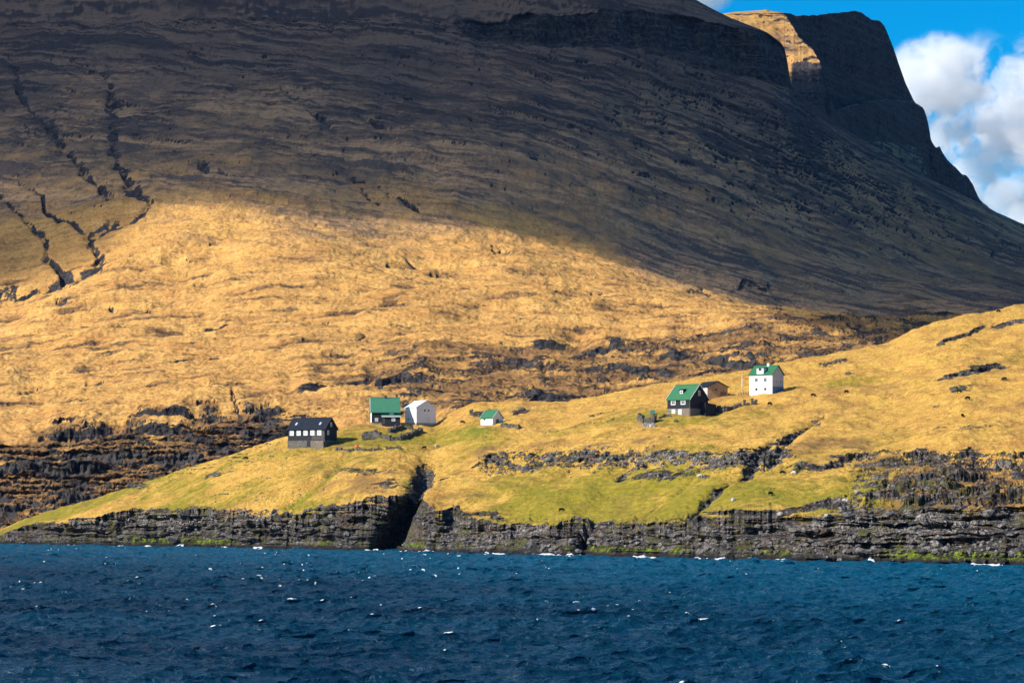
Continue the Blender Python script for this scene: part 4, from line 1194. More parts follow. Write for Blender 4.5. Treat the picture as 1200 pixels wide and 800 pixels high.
class House:
    """a gabled house: ridge along local x, front to local -y; origin at the middle of its plan on the ground"""

    def __init__(self, name, label, pxc, pyc, theta, L, W, base=0.0, depth=None, cat='house'):
        g = ground_point(pxc, pyc, HL)
        th = math.radians(theta)
        fx, fy = -math.sin(th), -math.cos(th)         # outward normal of the front
        rx, ry = math.cos(th), -math.sin(th)
        # pxc, pyc is the foot of the front-right corner (front-left for negative theta)
        s = 1 if theta >= 0 else -1
        cx = g.x - s * rx * L / 2 - fx * W / 2; cy = g.y - s * ry * L / 2 - fy * W / 2
        zs = []
        for a in (-.5, 0, .5):
            for b in (-.5, 0, .5):
                X_ = cx + rx * L * a - fx * W * b; Y_ = cy + ry * L * a - fy * W * b
                zs.append(on_ground(X_, Y_))
        self.gmin = min(zs); self.gmax = max(zs)
        self.z0 = g.z + base
        self.root = thing(name, label, cat, (cx, cy, self.z0), -th)
        self.L, self.W = L, W
        self.down = self.z0 - self.gmin + .8          # how far the footing reaches below local zero
        print('house', name, 'ground', round(self.gmin - self.z0, 2), round(self.gmax - self.z0, 2), 'Y', round(cy))

    def foundation(self, h, mat, grow=.06, name='foundation'):
        bm = bmesh.new(); L, W = self.L / 2 + grow, self.W / 2 + grow
        box(bm, -L, L, -W, W, -self.down, h)
        self.h0 = h
        return link(name, bm, mat, self.root)

    def walls(self, eave, ridge, mat, mat2=None):
        bm = bmesh.new(); W = self.W / 2
        z0 = self.h0 + .004
        self.eave, self.ridge = eave, ridge
        prism(bm, [(-W, z0), (W, z0), (W, eave), (0, ridge), (-W, eave)], -self.L / 2, self.L / 2)
        bm.faces.ensure_lookup_table()
        if mat2:
            for f in bm.faces:
                if abs(f.calc_center_median().x) > self.L / 2 - .01:
                    f.material_index = 1
        return link('wall', bm, [mat, mat2] if mat2 else mat, self.root)

    def roof(self, mat, over=.3, side=.3, thick=.16, mat_side=None):
        bm = bmesh.new(); W = self.W / 2
        sl = (self.ridge - self.eave) / W
        yo = W + over; ze = self.eave - over * sl
        g = .03
        up = thick * math.hypot(1, sl)
        prof = [(-yo, ze + g), (0, self.ridge + g), (yo, ze + g), (yo, ze + g + up), (0, self.ridge + g + up), (-yo, ze + g + up)]
        # two pitched slabs meeting on the ridge
        x0, x1 = -self.L / 2 - side, self.L / 2 + side
        prism(bm, [prof[0], prof[1], prof[4], prof[5]], x0, x1)
        prism(bm, [prof[1], prof[2], prof[3], prof[4]], x0, x1)
        box(bm, x0 - .02, x1 + .02, -.14, .14, self.ridge + g + up - .08, self.ridge + g + up + .06)
        self.sl = sl; self.up = up; self.over = over; self.side = side
        self.rf = link('roof', bm, mat, self.root)
        return self.rf

    def barge(self, mat, w=.28, ends=(1, -1)):
        for e in ends:
            bm = bmesh.new()
            W = self.W / 2; yo = W + self.over + .03; ze = self.eave - self.over * self.sl
            x0 = e * (self.L / 2 + self.side + .01); x1 = x0 + e * .06
            for s in (-1, 1):
                t = self.up + .08
                prism(bm, [(s * yo, ze - w + t), (0, self.ridge - w + t), (0, self.ridge + t), (s * yo, ze + t)], min(x0, x1), max(x0, x1))
            link('bargeboard', bm, mat, self.root)

    def face(self, f):
        L, W = self.L / 2, self.W / 2
        return {'F': (Vector((1, 0, 0)), Vector((0, -1, 0)), -W), 'B': (Vector((-1, 0, 0)), Vector((0, 1, 0)), W),
                'R': (Vector((0, 1, 0)), Vector((1, 0, 0)), L), 'L': (Vector((0, -1, 0)), Vector((-1, 0, 0)), L)}[f]

    def panel(self, bm, f, u0, u1, z0, z1, d0, d1):
        L, W = self.L / 2, self.W / 2
        if f == 'F':
            box(bm, u0, u1, -W - d1, -W - d0, z0, z1)
        elif f == 'B':
            box(bm, -u1, -u0, W + d0, W + d1, z0, z1)
        elif f == 'R':
            box(bm, L + d0, L + d1, u0, u1, z0, z1)
        else:
            box(bm, -L - d1, -L - d0, -u1, -u0, z0, z1)

    def window(self, f, u, z, w, h, frame, glass, t=.12, muntin=True, out=0.0, parent=None, name='window'):
        bm = bmesh.new()
        a, b = out - .02, out + .07
        self.panel(bm, f, u - w / 2, u + w / 2, z - h / 2, z - h / 2 + t, a, b)
        self.panel(bm, f, u - w / 2, u + w / 2, z + h / 2 - t, z + h / 2, a, b)
        self.panel(bm, f, u - w / 2, u - w / 2 + t, z - h / 2 + t, z + h / 2 - t, a, b)
        self.panel(bm, f, u + w / 2 - t, u + w / 2, z - h / 2 + t, z + h / 2 - t, a, b)
        if muntin:
            self.panel(bm, f, u - .04, u + .04, z - h / 2 + t, z + h / 2 - t, a, b - .015)
            self.panel(bm, f, u - w / 2 + t, u - .04, z + h * .12, z + h * .12 + .06, a, b - .015)
            self.panel(bm, f, u + .04, u + w / 2 - t, z + h * .12, z + h * .12 + .06, a, b - .015)
        fr = link(name, bm, frame, parent or self.root)
        bm = bmesh.new()
        self.panel(bm, f, u - w / 2 + t * .9, u + w / 2 - t * .9, z - h / 2 + t * .9, z + h / 2 - t * .9, out - .03, out + .03)
        link('pane', bm, glass, fr)
        return fr

    def door(self, f, u, z0, w, h, mat, frame, out=0.0):
        bm = bmesh.new()
        self.panel(bm, f, u - w / 2, u + w / 2, z0, z0 + h, out - .02, out + .05)
        d = link('door', bm, mat, self.root)
        bm = bmesh.new()
        self.panel(bm, f, u - w / 2 - .1, u - w / 2, z0, z0 + h + .1, out - .02, out + .08)
        self.panel(bm, f, u + w / 2, u + w / 2 + .1, z0, z0 + h + .1, out - .02, out + .08)
        self.panel(bm, f, u - w / 2, u + w / 2, z0 + h, z0 + h + .1, out - .02, out + .08)
        link('frame', bm, frame, d)
        bm = bmesh.new()
        self.panel(bm, f, u + w / 2 - .16, u + w / 2 - .10, z0 + h * .45, z0 + h * .45 + .16, out + .05, out + .1)
        link('handle', bm, M['dark_trim'], d)
        return d

    def corner(self, mat, w=.16):
        L, W = self.L / 2, self.W / 2
        for sx in (-1, 1):
            for sy in (-1, 1):
                bm = bmesh.new()
                pr = [(0, 0), (-w, 0), (-w, .03), (.03, .03), (.03, -w), (0, -w)]
                lo = [bm.verts.new((sx * (L + a), sy * (W + b), self.h0 + .02)) for a, b in pr]
                hi = [bm.verts.new((sx * (L + a), sy * (W + b), self.eave - .02)) for a, b in pr]
                bm.faces.new(lo); bm.faces.new(hi[::-1])
                for i in range(6):
                    bm.faces.new((lo[i], hi[i], hi[(i + 1) % 6], lo[(i + 1) % 6]))
                link('corner_board', bm, mat, self.root)

    def chimney(self, x, w, h, mat):
        bm = bmesh.new()
        zt = self.ridge + self.up + h
        box(bm, x - w / 2, x + w / 2, -w / 2, w / 2, self.ridge - .4, zt)
        box(bm, x - w / 2 - .06, x + w / 2 + .06, -w / 2 - .06, w / 2 + .06, zt, zt + .1)
        link('chimney', bm, mat, self.rf)

    def roof_z(self, y):
        return self.ridge - abs(y) * self.sl + .03 + self.up

    def dormer(self, u, yf, w, h, wall_mat, roof_mat, gable=False, drop=None):
        """dormer on the front pitch: face at local y = yf"""
        bm = bmesh.new()
        zb = self.roof_z(yf) - .25
        zt = self.roof_z(yf) + h
        yb = -max(0.05, (self.ridge + .03 + self.up - zt) / self.sl) if self.sl > 0 else 0
        pk = zt + (w * .42 if gable else 0)
        yk = -max(0.02, (self.ridge + .03 + self.up - pk) / self.sl)
        if drop is not None:
            zb = drop
        # cheek walls + face
        a = [bm.verts.new(c) for c in ((u - w / 2, yf, zb), (u + w / 2, yf, zb), (u + w / 2, yf, zt), (u - w / 2, yf, zt))]
        b = [bm.verts.new(c) for c in ((u - w / 2, yb + .2, zb), (u + w / 2, yb + .2, zb), (u + w / 2, yb + .2, zt), (u - w / 2, yb + .2, zt))]
        for q in ((0, 1, 2, 3),):
            bm.faces.new([a[k] for k in q])
        bm.faces.new(b[::-1])
        for i in range(4):
            bm.faces.new((a[i], b[i], b[(i + 1) % 4], a[(i + 1) % 4]))
        if gable:
            p0 = bm.verts.new((u, yf, pk)); p1 = bm.verts.new((u, yb + .2, pk))
            c = [bm.verts.new((u - w / 2, yf, zt + .002)), bm.verts.new((u + w / 2, yf, zt + .002)), bm.verts.new((u - w / 2, yb + .2, zt + .002)), bm.verts.new((u + w / 2, yb + .2, zt + .002))]
            bm.faces.new((c[0], c[1], p0)); bm.faces.new((c[3], c[2], p1)); bm.faces.new((c[0], p0, p1, c[2])); bm.faces.new((c[1], c[3], p1, p0)); bm.faces.new((c[0], c[2], c[3], c[1]))
        d = link('dormer', bm, wall_mat, self.root)
        bm = bmesh.new()
        o = .14
        if gable:
            for s in (-1, 1):
                v = []
                for y in (yf - o, yk + .25):
                    for (x, z) in ((u, pk + .01), (u + s * (w / 2 + o), zt - o * .84 + .01), (u + s * (w / 2 + o), zt - o * .84 + .11), (u, pk + .12)):
                        v.append(bm.verts.new((x, y, z)))
                bm.faces.new(v[:4]); bm.faces.new(v[4:][::-1])
                for i in range(4):
                    bm.faces.new((v[i], v[4 + i], v[4 + (i + 1) % 4], v[(i + 1) % 4]))
        else:
            yb2 = -max(0.0, (self.ridge + .03 + self.up - zt - .25) / self.sl)
            v = [bm.verts.new(c) for c in ((u - w / 2 - o, yf - o, zt + .01), (u + w / 2 + o, yf - o, zt + .01), (u + w / 2 + o, yb2, zt + .25), (u - w / 2 - o, yb2, zt + .25),
                                           (u - w / 2 - o, yf - o, zt + .12), (u + w / 2 + o, yf - o, zt + .12), (u + w / 2 + o, yb2, zt + .36), (u - w / 2 - o, yb2, zt + .36))]
            for q in ((0, 3, 2, 1), (4, 5, 6, 7), (0, 1, 5, 4), (1, 2, 6, 5), (2, 3, 7, 6), (3, 0, 4, 7)):
                bm.faces.new([v[k] for k in q])
        link('roof', bm, roof_mat, d)
        # window in its face
        def dwin(frame, glass, zc, ww, hh, t=.1):
            off = -self.W / 2 - yf                 # panel() measures out from the front wall
            self.window('F', u, zc, ww, hh, frame, glass, t, False, off, d)
        return d, dwin, zb, zt


# 1 --- long black house on a stone cellar, left lobe
h = House('black_house', 'long black timber house with five white windows on a rough stone cellar', 380.6, 524, 29, 13.6, 6.9)
h.foundation(2.2, M['stone_grey'])
h.walls(5.75, 9.1, M['tar'], None)
bm = bmesh.new(); h.panel(bm, 'F', 2.0, 6.7, 2.45, 5.4, .01, .05); o = link('plank_panel', bm, M['tar_worn'], h.root); o['label'] = 'weathered grey planking at the right end of the front'
h.roof(M['black_roof'], .35, .3)
h.barge(M['dark_trim'])
for k in range(5):
    h.window('F', -5.35 + 2.55 * k, 4.55, 1.45, 1.55, M['trim'], M['glass_pale'], .2, True, .05 if k > 2 else 0)
h.window('R', -1.6, 4.6, 1.0, 1.4, M['trim'], M['glass_pale'], .18)
h.window('R', .1, 7.1, .8, 1.3, M['trim'], M['glass'], .16)
h.door('F', .95, .25, 1.1, 1.95, M['tar'], M['dark_trim'], .06)
bm = bmesh.new(); h.panel(bm, 'F', 1.9, 6.6, -1.2, 2.05, .07, .5); o = link('stone_pier', bm, M['stone_tan'], h.root)
for u in (-4.6, 4.2):
    y0, y1 = -2.6, -1.5
    y0, y1 = -2.4, -1.6
    bm = bmesh.new()
    v = [bm.verts.new((u + dx, y, h.roof_z(y) + dz)) for dz in (-.05, .07) for y in (y0, y1) for dx in (-.32, .32)]
    for q in ((0, 2, 3, 1), (4, 5, 7, 6), (0, 1, 5, 4), (2, 6, 7, 3), (0, 4, 6, 2), (1, 3, 7, 5)):
        bm.faces.new([v[i] for i in q])
    link('skylight', bm, M['glass_pale'], h.rf)
H1 = h

# 2 --- dark house with big green roof and a lean-to
h = House('dark_house', 'dark boarded house with steep green roof and front lean-to, beside the all-white house', 435.5, 496.5, -6, 8.9, 7.2)
h.foundation(.5, M['stone'])
h.walls(3.9, 8.3, M['tar'], M['white'])
h.roof(M['green_turq'], .35, .3)
h.barge(M['trim'], .3, (-1,))
h.window('F', 1.9, 3.2, 1.3, .8, M['trim'], M['glass_pale'], .16)
h.window('F', -2.9, 1.35, 1.0, 1.1, M['trim'], M['glass_pale'], .16)
h.window('L', 1.2, 5.6, 1.0, 1.2, M['trim'], M['glass'], .14)
h.chimney(.2, .7, .55, M['dark_trim'])
# lean-to
bm = bmesh.new()
x0, x1 = -1.2, 4.5; W = h.W / 2
prism(bm, [(-W - 2.0, -h.down), (-W - .01, -h.down), (-W - .01, 2.75), (-W - 2.0, 2.3)], x0, x1)
le = link('lean_to', bm, M['tar'], h.root)
bm = bmesh.new(); prism(bm, [(-W - 2.3, 2.27), (-W - .015, 2.79), (-W - .015, 2.94), (-W - 2.3, 2.44)], x0 - .2, x1 + .2); link('roof', bm, M['green_turq'], le)
bm = bmesh.new(); box(bm, x0 - .22, x1 + .22, -W - 2.36, -W - 2.305, 2.14, 2.44); link('fascia', bm, M['trim'], le)
h.window('F', 2.35, 1.35, 1.15, 1.1, M['trim'], M['glass_pale'], .16, True, 2.0, le)
bm = bmesh.new(); box(bm, x0 + .15, x0 + .95, -W - 2.05, -W - 1.99, -.1, 1.95); link('door', bm, M['tar_worn'], le)

# 3 --- small white house with pale roof
h = House('white_house', 'all-white house with a pale blue roof and two tiny dark windows in its gable', 488, 498.2, 52, 6.2, 7.7, .45)
h.foundation(.35, M['concrete'], .04)
h.walls(5.3, 7.4, M['white'], None)
h.roof(M['pale_roof'], .2, .2, .12)
h.window('R', -.55, 4.35, .75, .95, M['trim'], M['glass'], .1, False)
h.window('R', .95, 4.35, .6, .95, M['trim'], M['glass'], .1, False)
h.door('R', .75, .4, 1.1, 2.0, M['door_white'], M['trim'])
h.window('F', -1.2, 1.7, .9, .7, M['grey_trim_shade'], M['glass_pale'], .12, False)
h.window('F', 1.3, 1.7, .9, .7, M['grey_trim_shade'], M['glass_pale'], .12, False)

# 4 --- little white shed with green roof
h = House('white_shed', 'tiny white shed with a green roof and dark doorway standing alone in the grass', 577.3, 498.6, 42, 5.0, 4.7, cat='shed')
h.foundation(.25, M['stone'], .05)
h.walls(2.55, 4.75, M['white_render'], None)
h.roof(M['green_roof'], .3, .25, .12)
h.barge(M['trim'], .2)
h.door('R', -.2, .27, 1.3, 1.75, M['glass'], M['grey_trim_shade'])
h.window('F', -.9, 2.0, .7, .5, M['dark_trim'], M['glass'], .1, False)
H4 = h

# 5 --- black house with green roof and dormer
h = House('black_house', 'black timber house with green roof, white-edged gable and small dormer, by the brown barn', 808.5, 487.5, 44, 8.7, 8.3)
h.foundation(2.35, M['stone_tan'])
h.walls(5.15, 9.35, M['tar'], None)
h.roof(M['green_roof'], .35, .35)
h.barge(M['trim'], .34)
h.corner(M['tar_worn'])
for u in (-2.05, 1.75):
    h.window('F', u, 4.15, 1.75, 1.35, M['trim'], M['glass'], .22)
h.window('R', .1, 6.9, .95, 1.5, M['trim'], M['glass'], .14)
h.door('F', -1.9, .05, 1.1, 2.0, M['door_white'], M['trim'], .06)
h.door('F', .6, .05, 1.0, 2.0, M['door_white'], M['trim'], .06)
bm = bmesh.new(); h.panel(bm, 'F', 1.9, 4.3, -1.0, 2.3, .07, .16); link('plank_panel', bm, M['wood_grey'], h.root)
bm = bmesh.new(); h.panel(bm, 'R', -4.1, -1.7, -1.6, 2.3, .07, .16); link('plank_panel', bm, M['wood_grey'], h.root)
d, dw, zb, zt = h.dormer(-.1, -2.75, 1.7, 1.05, M['tar'], M['black_roof'])
dw(M['trim'], M['glass'], zt - .62, 1.15, .9, .2)
bm = bmesh.new(); W, L = h.W / 2, h.L / 2
prism(bm, [(.6, -2.6), (W + 1.4, -2.6), (W + 1.4, 3.4), (.6, 3.9)], L + .07, L + 2.0)
an = link('annexe', bm, M['tar'], h.root)
bm = bmesh.new(); prism(bm, [(.5, 3.94), (W + 1.55, 3.4), (W + 1.55, 3.56), (.5, 4.1)], L + .09, L + 2.2); link('roof', bm, M['black_roof'], an)
H5 = h

# 6 --- brown barn behind
h = House('wooden_barn', 'brown plank barn with a shallow dark roof behind the black green-roofed house', 829.3, 468.5, 66, 9.0, 6.9, cat='barn')
h.foundation(.3, M['stone'], .03)
h.walls(4.0, 5.6, M['wood'], None)
h.roof(M['black_roof'], .35, .4)
h.door('R', 1.9, .3, 1.6, 2.1, M['wood_grey'], M['dark_trim'])
h.window('R', -.6, 3.2, .7, .7, M['wood_grey'], M['glass'], .1, False)
bm = bmesh.new(); h.panel(bm, 'F', 1.6, 4.2, 1.4, 3.7, .01, .05); o = link('door', bm, M['door_white'], h.root); o['label'] = 'white painted hatch'

# 7 --- tall white house on the hill
h = House('white_house', 'tall white house with bright green roof, white dormer, chimney and blue plinth on the gable', 905, 461.5, 33, 7.7, 7.4)
h.foundation(.4, M['white_render'], .0)
h.walls(5.9, 8.6, M['white_render'], M['grey_trim_shade'])  # gable shade put into the colour: grey ends on a white house
h.roof(M['green_roof'], .25, .25)
h.barge(M['dark_trim'], .2)
bm = bmesh.new(); h.panel(bm, 'R', -3.68, 3.68, -2.0, 2.3, .004, .05); link('plinth', bm, M['blue_render'], h.root)
for u in (-1.5, 1.5):
    h.window('F', u, 4.35, 1.0, 1.25, M['grey_trim_shade'], M['glass'], .13)
    h.window('F', u, 1.55, .9, .9, M['grey_trim_shade'], M['glass'], .12, False)
for u in (-1.3, 1.5):
    h.window('R', u, 3.9, 1.0, 1.6, M['trim'], M['glass'], .13)
h.window('R', 0, 7.1, .9, .95, M['trim'], M['glass'], .1, False)
h.chimney(.7, .75, .55, M['white_render'])
d, dw, zb, zt = h.dormer(-.25, -3.72, 2.3, 1.75, M['white_render'], M['green_roof'], False, 5.4)
dw(M['dark_trim'], M['glass'], zt - .42, .95, .7, .1)
H7 = h


# ------------------------------------------------------------------ dry-stone ruins
def stone_wall(name, label, path, hgt, thick=.8, seed=1, mat=None, cat='stone wall', group=None, gap=.0):
    rg = random.Random(seed)
    bm = bmesh.new()
    pts = [ground_point(a, b, HL) for a, b in path]
    org = pts[0].copy()
    for a, b in zip(pts[:-1], pts[1:]):
        L = (Vector((b.x, b.y, 0)) - Vector((a.x, a.y, 0))).length
        n = max(1, int(L / .55))
        dirv = Vector((b.x - a.x, b.y - a.y, 0)).normalized() if L > 0 else Vector((1, 0, 0))
        nor = Vector((-dirv.y, dirv.x, 0))
        for i in range(n):
            if rg.random() < gap:
                continue
            hh = hgt * rg.uniform(.45, 1.1)
            q = a.lerp(b, (i + .5) / n); zg = on_ground(q.x, q.y)
            z = -.25
            while z < hh:
                sh = rg.uniform(.25, .55)
                for s in (-1, 1):
                    c = Vector((q.x, q.y, zg + z + sh / 2)) + nor * s * thick * .27 + dirv * rg.uniform(-.12, .12) - org
                    sz = Vector((rg.uniform(.45, .8), rg.uniform(.4, .65) * thick, sh * 1.12))
                    R = Matrix.Rotation(math.atan2(dirv.y, dirv.x) + rg.uniform(-.2, .2), 4, 'Z') @ Matrix.Rotation(rg.uniform(-.15, .15), 4, 'X')
                    r = bmesh.ops.create_cube(bm, size=1.0, matrix=Matrix.Translation(c) @ R @ Matrix.Diagonal((sz.x, sz.y, sz.z, 1)))
                    for v in r['verts']:
                        v.co += Vector((rg.uniform(-.06, .06), rg.uniform(-.06, .06), rg.uniform(-.05, .05)))
                z += sh
    o = link(name, bm, mat or M['stone_dark'])
    o.location = org
    tag(o, label, cat, group)
    return o


stone_wall('stone_wall', 'low tumbled stone wall below the dark lean-to house, upper of the curved pair', [(456, 506.5), (463, 504), (474, 502.5), (484, 503.5)], 1.1, .8, 3)
stone_wall('stone_wall', 'long curved ruined stone wall in the grass below the all-white house', [(425, 511), (438, 510.5), (447, 513), (458, 516), (470, 515.5), (481, 512), (490, 508), (494, 505.5)], 1.3, .9, 4)
stone_wall('stone_wall', 'low stone bank running right from the long black house on the cellar', [(394, 527.5), (412, 528.5), (430, 528), (452, 526.5), (470, 526)], .6, .8, 5, gap=.35)
stone_wall('stone_wall', 'short tumbled stone wall beside the tiny white shed', [(588, 499.5), (598, 501), (609, 502.5)], .7, .9, 6)
stone_wall('stone_pillar', 'pale square stone pillar at the right foot of the black green-roofed house', [(824, 485.5), (827.5, 485.5), (831, 485)], 2.6, 1.3, 7, M['stone_pale'], 'stone pillar')
stone_wall('stone_wall', 'ruined stone wall stretching right from the black green-roofed house below the barn', [(834, 484), (842, 482.5), (850, 482.5), (858, 480), (866, 476.5), (876, 474.5), (887, 473.5)], 1.4, 1.0, 8, gap=.12)
stone_wall('stone_wall', 'thin line of stones in the grass in front of the black green-roofed house', [(772, 490.5), (780, 488), (786, 487.5)], .6, .7, 9)
stone_wall('stone_ruin', 'small roofless grey stone ruin standing alone left of the black green-roofed house', [(748, 494), (755, 495.5), (767, 495.5), (767.5, 491.5)], 2.0, .9, 10, None, 'ruin')
stone_wall('stone_wall', 'line of scattered stones below the small roofless ruin', [(753, 499.5), (760, 499.8), (768, 500)], .8, .7, 11, M['stone_pale'], gap=.2)


def boulder(pxv, pyv, size, label, seed, mat, group=None, name='boulder'):
    rg = random.Random(seed)
    bm = bmesh.new()
    bmesh.ops.create_icosphere(bm, subdivisions=2, radius=size)
    ax = Vector((rg.uniform(.8, 1.3), rg.uniform(.7, 1.1), rg.uniform(.55, .8)))
    cuts = [(Vector((rg.gauss(0, 1), rg.gauss(0, 1), rg.gauss(0, 1))).normalized(), rg.uniform(.6, .85) * size) for _ in range(9)]
    for v in bm.verts:
        for n, d in cuts:
            e = v.co.dot(n) - d
            if e > 0:
                v.co -= n * e
        v.co = Vector((v.co.x * ax.x, v.co.y * ax.y, v.co.z * ax.z)) + Vector((rg.uniform(-1, 1), rg.uniform(-1, 1), rg.uniform(-1, 1))) * size * .05
    o = link(name, bm, mat)
    g = ground_point(pxv, pyv, HL)
    o.location = (g.x, g.y, g.z + size * .25)
    tag(o, label, 'boulder', group)


boulder(861, 475, .55, 'dark rounded boulder on the ruined stone wall below the barn', 31, M['stone_dark'])
boulder(1005, 577.5, 1.0, 'pale boulder on the bright green turf, upper of the pair above the right cliffs', 32, M['stone_pale'])
boulder(992, 588.5, 1.15, 'pale boulder on the bright green turf, lower of the pair above the right cliffs', 33, M['stone_pale'])
boulder(859, 586.5, .8, 'small cream boulder beside the diagonal gully near the cliff top', 34, M['stone_pale'])
boulder(914, 603.5, .9, 'whitish boulder on the cliff brow under the green turf', 35, M['stone_pale'])
boulder(969, 604.5, .7, 'small whitish boulder on the cliff brow right of the whitish one', 36, M['stone_pale'])
boulder(612, 481, 1.2, 'grey boulder on the golden knoll right of the tiny white shed', 37, M['stone_dark'])
boulder(792, 494, .8, 'dark boulder in the grass below the black green-roofed house', 38, M['stone_dark'])
boulder(784, 512.5, .5, 'lone small dark stone on the plain slope below the roofless ruin', 39, M['stone_dark'])
boulder(569, 512, .45, 'small cream stone on the green patch below the tiny white shed', 40, M['stone_pale'])

# ------------------------------------------------------------------ small things round the houses
# flagpole beside the tall white house
g = ground_point(869.5, 462.5, HL)
r = thing('flagpole', 'bare white flagpole left of the tall white house', 'flagpole', g)
bm = bmesh.new(); bmesh.ops.create_cone(bm, cap_ends=True, segments=10, radius1=.09, radius2=.05, depth=5.8, matrix=Matrix.Translation((0, 0, 2.7))); link('pole', bm, M['trim'], r, True)
bm = bmesh.new(); bmesh.ops.create_icosphere(bm, subdivisions=2, radius=.13, matrix=Matrix.Translation((0, 0, 5.68))); link('finial', bm, M['trim'], r, True)
bm = bmesh.new(); box(bm, -.35, .35, -.35, .35, -.5, .18); link('base', bm, M['concrete'], r)
# low fence
a = ground_point(865.5, 463.5, HL); b = ground_point(880, 463, HL)
r = thing('wooden_fence', 'low dark post-and-rail fence in front of the flagpole', 'fence', a)
n = 6
for i in range(n):
    q = a.lerp(b, i / (n - 1)); z = on_ground(q.x, q.y)
    bm = bmesh.new(); c = q - a
    box(bm, c.x - .07, c.x + .07, c.y - .07, c.y + .07, z - a.z - .4, z - a.z + .95); link('post', bm, M['post'], r)
for hz in (.4, .8):
    bm = bmesh.new(); c0 = Vector((0, -.1, hz)); c1 = b - a + Vector((0, -.1, hz))
    v = []
    for c in (c0, c1):
        for dy, dz in ((-.03, -.06), (.025, -.06), (.025, .06), (-.03, .06)):
            v.append(bm.verts.new((c.x, c.y + dy, c.z + dz)))
    bm.faces.new(v[:4]); bm.faces.new(v[4:][::-1])
    for i in range(4):
        bm.faces.new((v[i], v[4 + i], v[4 + (i + 1) % 4], v[(i + 1) % 4]))
    link('rail', bm, M['post'], r)
# orange float
g = ground_point(418, 525.5, HL)
r = thing('fishing_float', 'round orange fishing float lying in the grass right of the long black house', 'float', g)
bm = bmesh.new(); bmesh.ops.create_uvsphere(bm, u_segments=20, v_segments=12, radius=.62, matrix=Matrix.Translation((0, 0, .5))); link('ball', bm, M['orange'], r, True)
bm = bmesh.new(); bmesh.ops.create_cone(bm, cap_ends=True, segments=12, radius1=.16, radius2=.1, depth=.3, matrix=Matrix.Translation((.45, -.1, 1.02)) @ Matrix.Rotation(.6, 4, 'Y')); link('eyelet', bm, M['dark_trim'], r)
# teal water tank
g = ground_point(764.5, 485, HL)
r = thing('water_tank', 'small teal tank standing on the grass above the roofless ruin', 'tank', g)
bm = bmesh.new(); box(bm, -.8, .8, -.5, .5, .1, .95); link('tank_body', bm, M['teal'], r, False, .06)
bm = bmesh.new(); box(bm, -.85, .85, -.55, .55, .955, 1.05); link('lid', bm, M['teal'], r)
for sx in (-.55, .55):
    bm = bmesh.new(); box(bm, sx - .1, sx + .1, -.5, .5, -.4, .097); link('skid', bm, M['concrete'], r)


# ------------------------------------------------------------------ sheep
def sheep_mesh():
    me = bpy.data.meshes.new('sheep')
    pts = [(-.36, 0, .60), (-.12, 0, .64), (.16, 0, .63), (.36, 0, .62), (.52, 0, .55), (.64, 0, .38), (.74, 0, .24)]
    rad = [.20, .27, .27, .22, .12, .10, .055]
    ed = [(i, i + 1) for i in range(6)]
    for (root, x) in ((0, -.38), (3, .32)):
        for s in (-1, 1):
            i = len(pts)
            pts += [(x, s * .12, .42), (x + (-.05 if root == 0 else .02), s * .13, .22), (x, s * .13, .0)]
            rad += [.10, .045, .035]
            ed += [(root, i), (i, i + 1), (i + 1, i + 2)]
    i = len(pts); pts += [(-.58, 0, .52), (-.63, 0, .36)]; rad += [.06, .035]; ed += [(0, i), (i, i + 1)]
    for s in (-1, 1):
        i = len(pts); pts.append((.60, s * .15, .50)); rad.append(.03); ed.append((5, i))
    me.from_pydata(pts, ed, [])
    o = bpy.data.objects.new('sheep', me); COL.objects.link(o)
    md = o.modifiers.new('skin', 'SKIN')
    for k, v in enumerate(me.skin_vertices[0].data):
        v.radius = (rad[k], rad[k]); v.use_root = (k == 1)
    md.use_smooth_shade = True
    s2 = o.modifiers.new('sub', 'SUBSURF'); s2.levels = 1; s2.render_levels = 1
    dg = bpy.context.evaluated_depsgraph_get()
    nm = bpy.data.meshes.new_from_object(o.evaluated_get(dg))
    bpy.data.objects.remove(o)
    nm.name = 'sheep'
    return nm


SM = sheep_mesh(); SM.materials.clear(); SM.materials.append(M['wool_dark'])
SW = SM.copy(); SW.materials.clear(); SW.materials.append(M['wool_white'])
flock = [
    (1170, 366.5, 200, 0, 'dark sheep grazing near the skyline at the upper right of the hill'),
    (992, 461, 20, 0, 'dark sheep on the open slope right of the tall white house'),
    (1177, 446, 160, 0, 'dark sheep right of the rock hollow, below the long dark ledge'),
    (1124, 460.5, 10, 0, 'dark sheep just under the rock hollow on the right of the hill'),
    (1134, 468.5, 190, 0, 'dark sheep a few paces below the one under the rock hollow'),
    (1128, 489, 60, 0, 'dark sheep on the golden slope above the small rock outcrop'),
    (953, 465, 0, 0, 'dark sheep lone in the grass nearest right of the tall white house'),
    (902, 475, 30, 0, 'dark sheep below the tall white house at the end of the stone wall'),
    (288, 538.5, 180, 0, 'dark sheep on the left grassy lobe near its skyline'),
    (106, 580, 15, 0, 'dark sheep on the skyline at the low left end of the headland'),
    (187, 556, 190, 0, 'dark sheep near the skyline midway along the left grassy lobe'),
    (917, 556, 0, 0, 'dark sheep right of the diagonal gully under the rock band'),
    (903, 580.5, 40, 0, 'dark sheep on bright green turf left of the pale boulders'),
    (930, 556.5, 140, 1, 'cream sheep beside a dark one right of the diagonal gully'),
    (497, 526.5, 170, 0, 'dark sheep below the curved ruined wall under the all-white house'),
    (512, 524.5, 30, 1, 'cream sheep below the curved ruined wall under the all-white house'),
    (542, 496.5, 0, 0, 'dark sheep in the dip between the all-white house and the tiny shed'),
    (658, 599.5, 10, 0, 'dark sheep alone on the turf above the middle cliffs'),
    (820, 560, 170, 1, 'cream sheep below the rock band, left of the diagonal gully'),
]
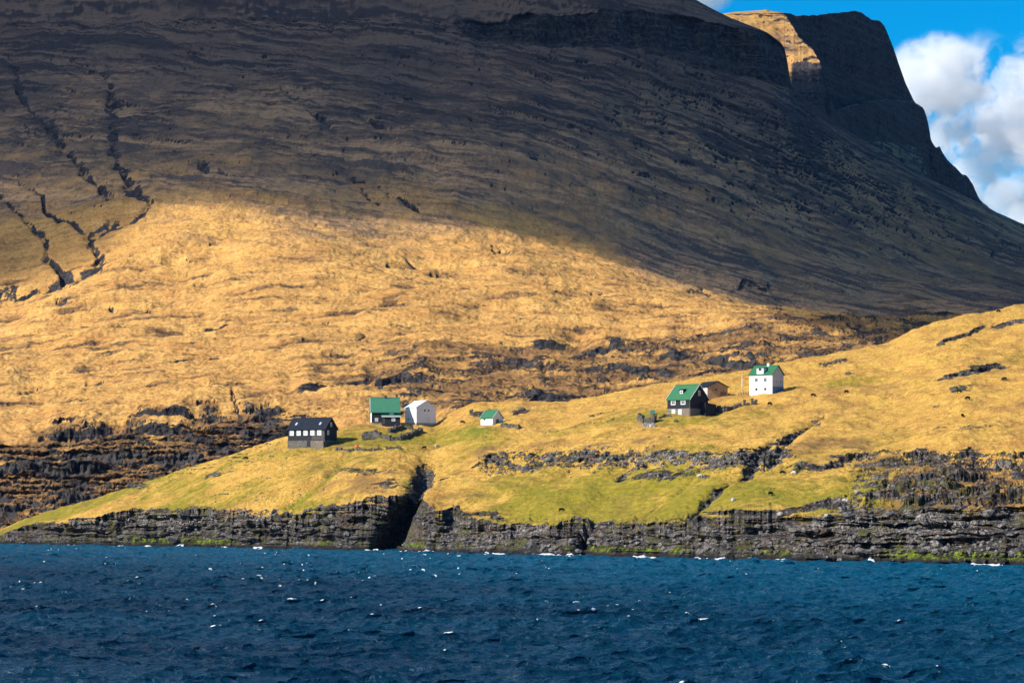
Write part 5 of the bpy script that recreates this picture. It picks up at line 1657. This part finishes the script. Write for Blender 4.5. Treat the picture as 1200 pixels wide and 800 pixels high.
for i, (a, b, rz, wh, lab) in enumerate(flock):
    o = bpy.data.objects.new('sheep', SW if wh else SM); COL.objects.link(o)
    g = ground_point(a, b, HL)
    o.location = (g.x, g.y, g.z - .02); o.rotation_euler = (0, 0, math.radians(rz)); o.scale = (1.25, 1.25, 1.25)
    tag(o, lab, 'sheep', 'sheep grazing on the headland')


# ------------------------------------------------------------------ loose stone along the cliffs and ledges
def rubble():
    rg = np.random.default_rng(77)
    bm = bmesh.new(); bmesh.ops.create_icosphere(bm, subdivisions=1, radius=1.0)
    bv = np.array([v.co[:] for v in bm.verts]); bf = np.array([[v.index for v in f.verts] for f in bm.faces]); bm.free()
    P = []
    X, Y, Z, sg, rk, px = HL['X'], HL['Y'], HL['Z'], HL['segid'], HL['rock'], HL['px']
    r, c = X.shape
    py = YH - (Z - HC) * F / Y
    want = [(980, 1200, 592, 650, 330), (560, 900, 610, 645, 90), (110, 420, 598, 632, 150), (560, 900, 528, 560, 160), (980, 1240, 525, 592, 120), (0, 1200, 630, 662, 420), (420, 560, 590, 640, 50)]
    for (x0, x1, y0, y1, n) in want:
        m = (py > y0) & (py < y1) & (px[None, :] > x0) & (px[None, :] < x1) & (sg >= 0) & (sg <= 2) & (rk > .35) & (Z > .3)
        ii, jj = np.where(m)
        if len(ii) == 0:
            continue
        k = rg.integers(0, len(ii), n)
        for a, b in zip(ii[k], jj[k]):
            P.append((X[a, b], Y[a, b], Z[a, b], rg.lognormal(-1.15, .6)))
    vs, fs = [], []
    for q, (x, y, z, s) in enumerate(P):
        d = rg.normal(0, .16, bv.shape)
        sc = s * np.array([rg.uniform(.8, 1.5), rg.uniform(.7, 1.1), rg.uniform(.5, .9)])
        an = rg.uniform(0, 6.28); R = np.array([[math.cos(an), -math.sin(an), 0], [math.sin(an), math.cos(an), 0], [0, 0, 1]])
        vs.append(((bv + d) * sc) @ R.T + np.array([x, y - .25, z + .1]))
        fs.append(bf + q * len(bv))
    vs = np.concatenate(vs); fs = np.concatenate(fs)
    me = bpy.data.meshes.new('rubble')
    me.from_pydata(vs.tolist(), [], fs.tolist())
    t = NT('fallen_basalt')
    p = t.pos(); n1 = t.noise(p, .8, 3, .6); n2 = t.noise(p, 3, 4, .65)
    col = t.mix(t.ramp(n1, .35, .65), (.04, .036, .036), (.17, .155, .145))
    col = t.mix(t.ramp(n2, .52, .68, 0, .8), col, (.42, .385, .35))
    t.bsdf(col, .95, .1, t.bump(n2, .7, .2))
    me.materials.append(t.m)
    o = bpy.data.objects.new('rubble', me); COL.objects.link(o); o['kind'] = 'stuff'


rubble()
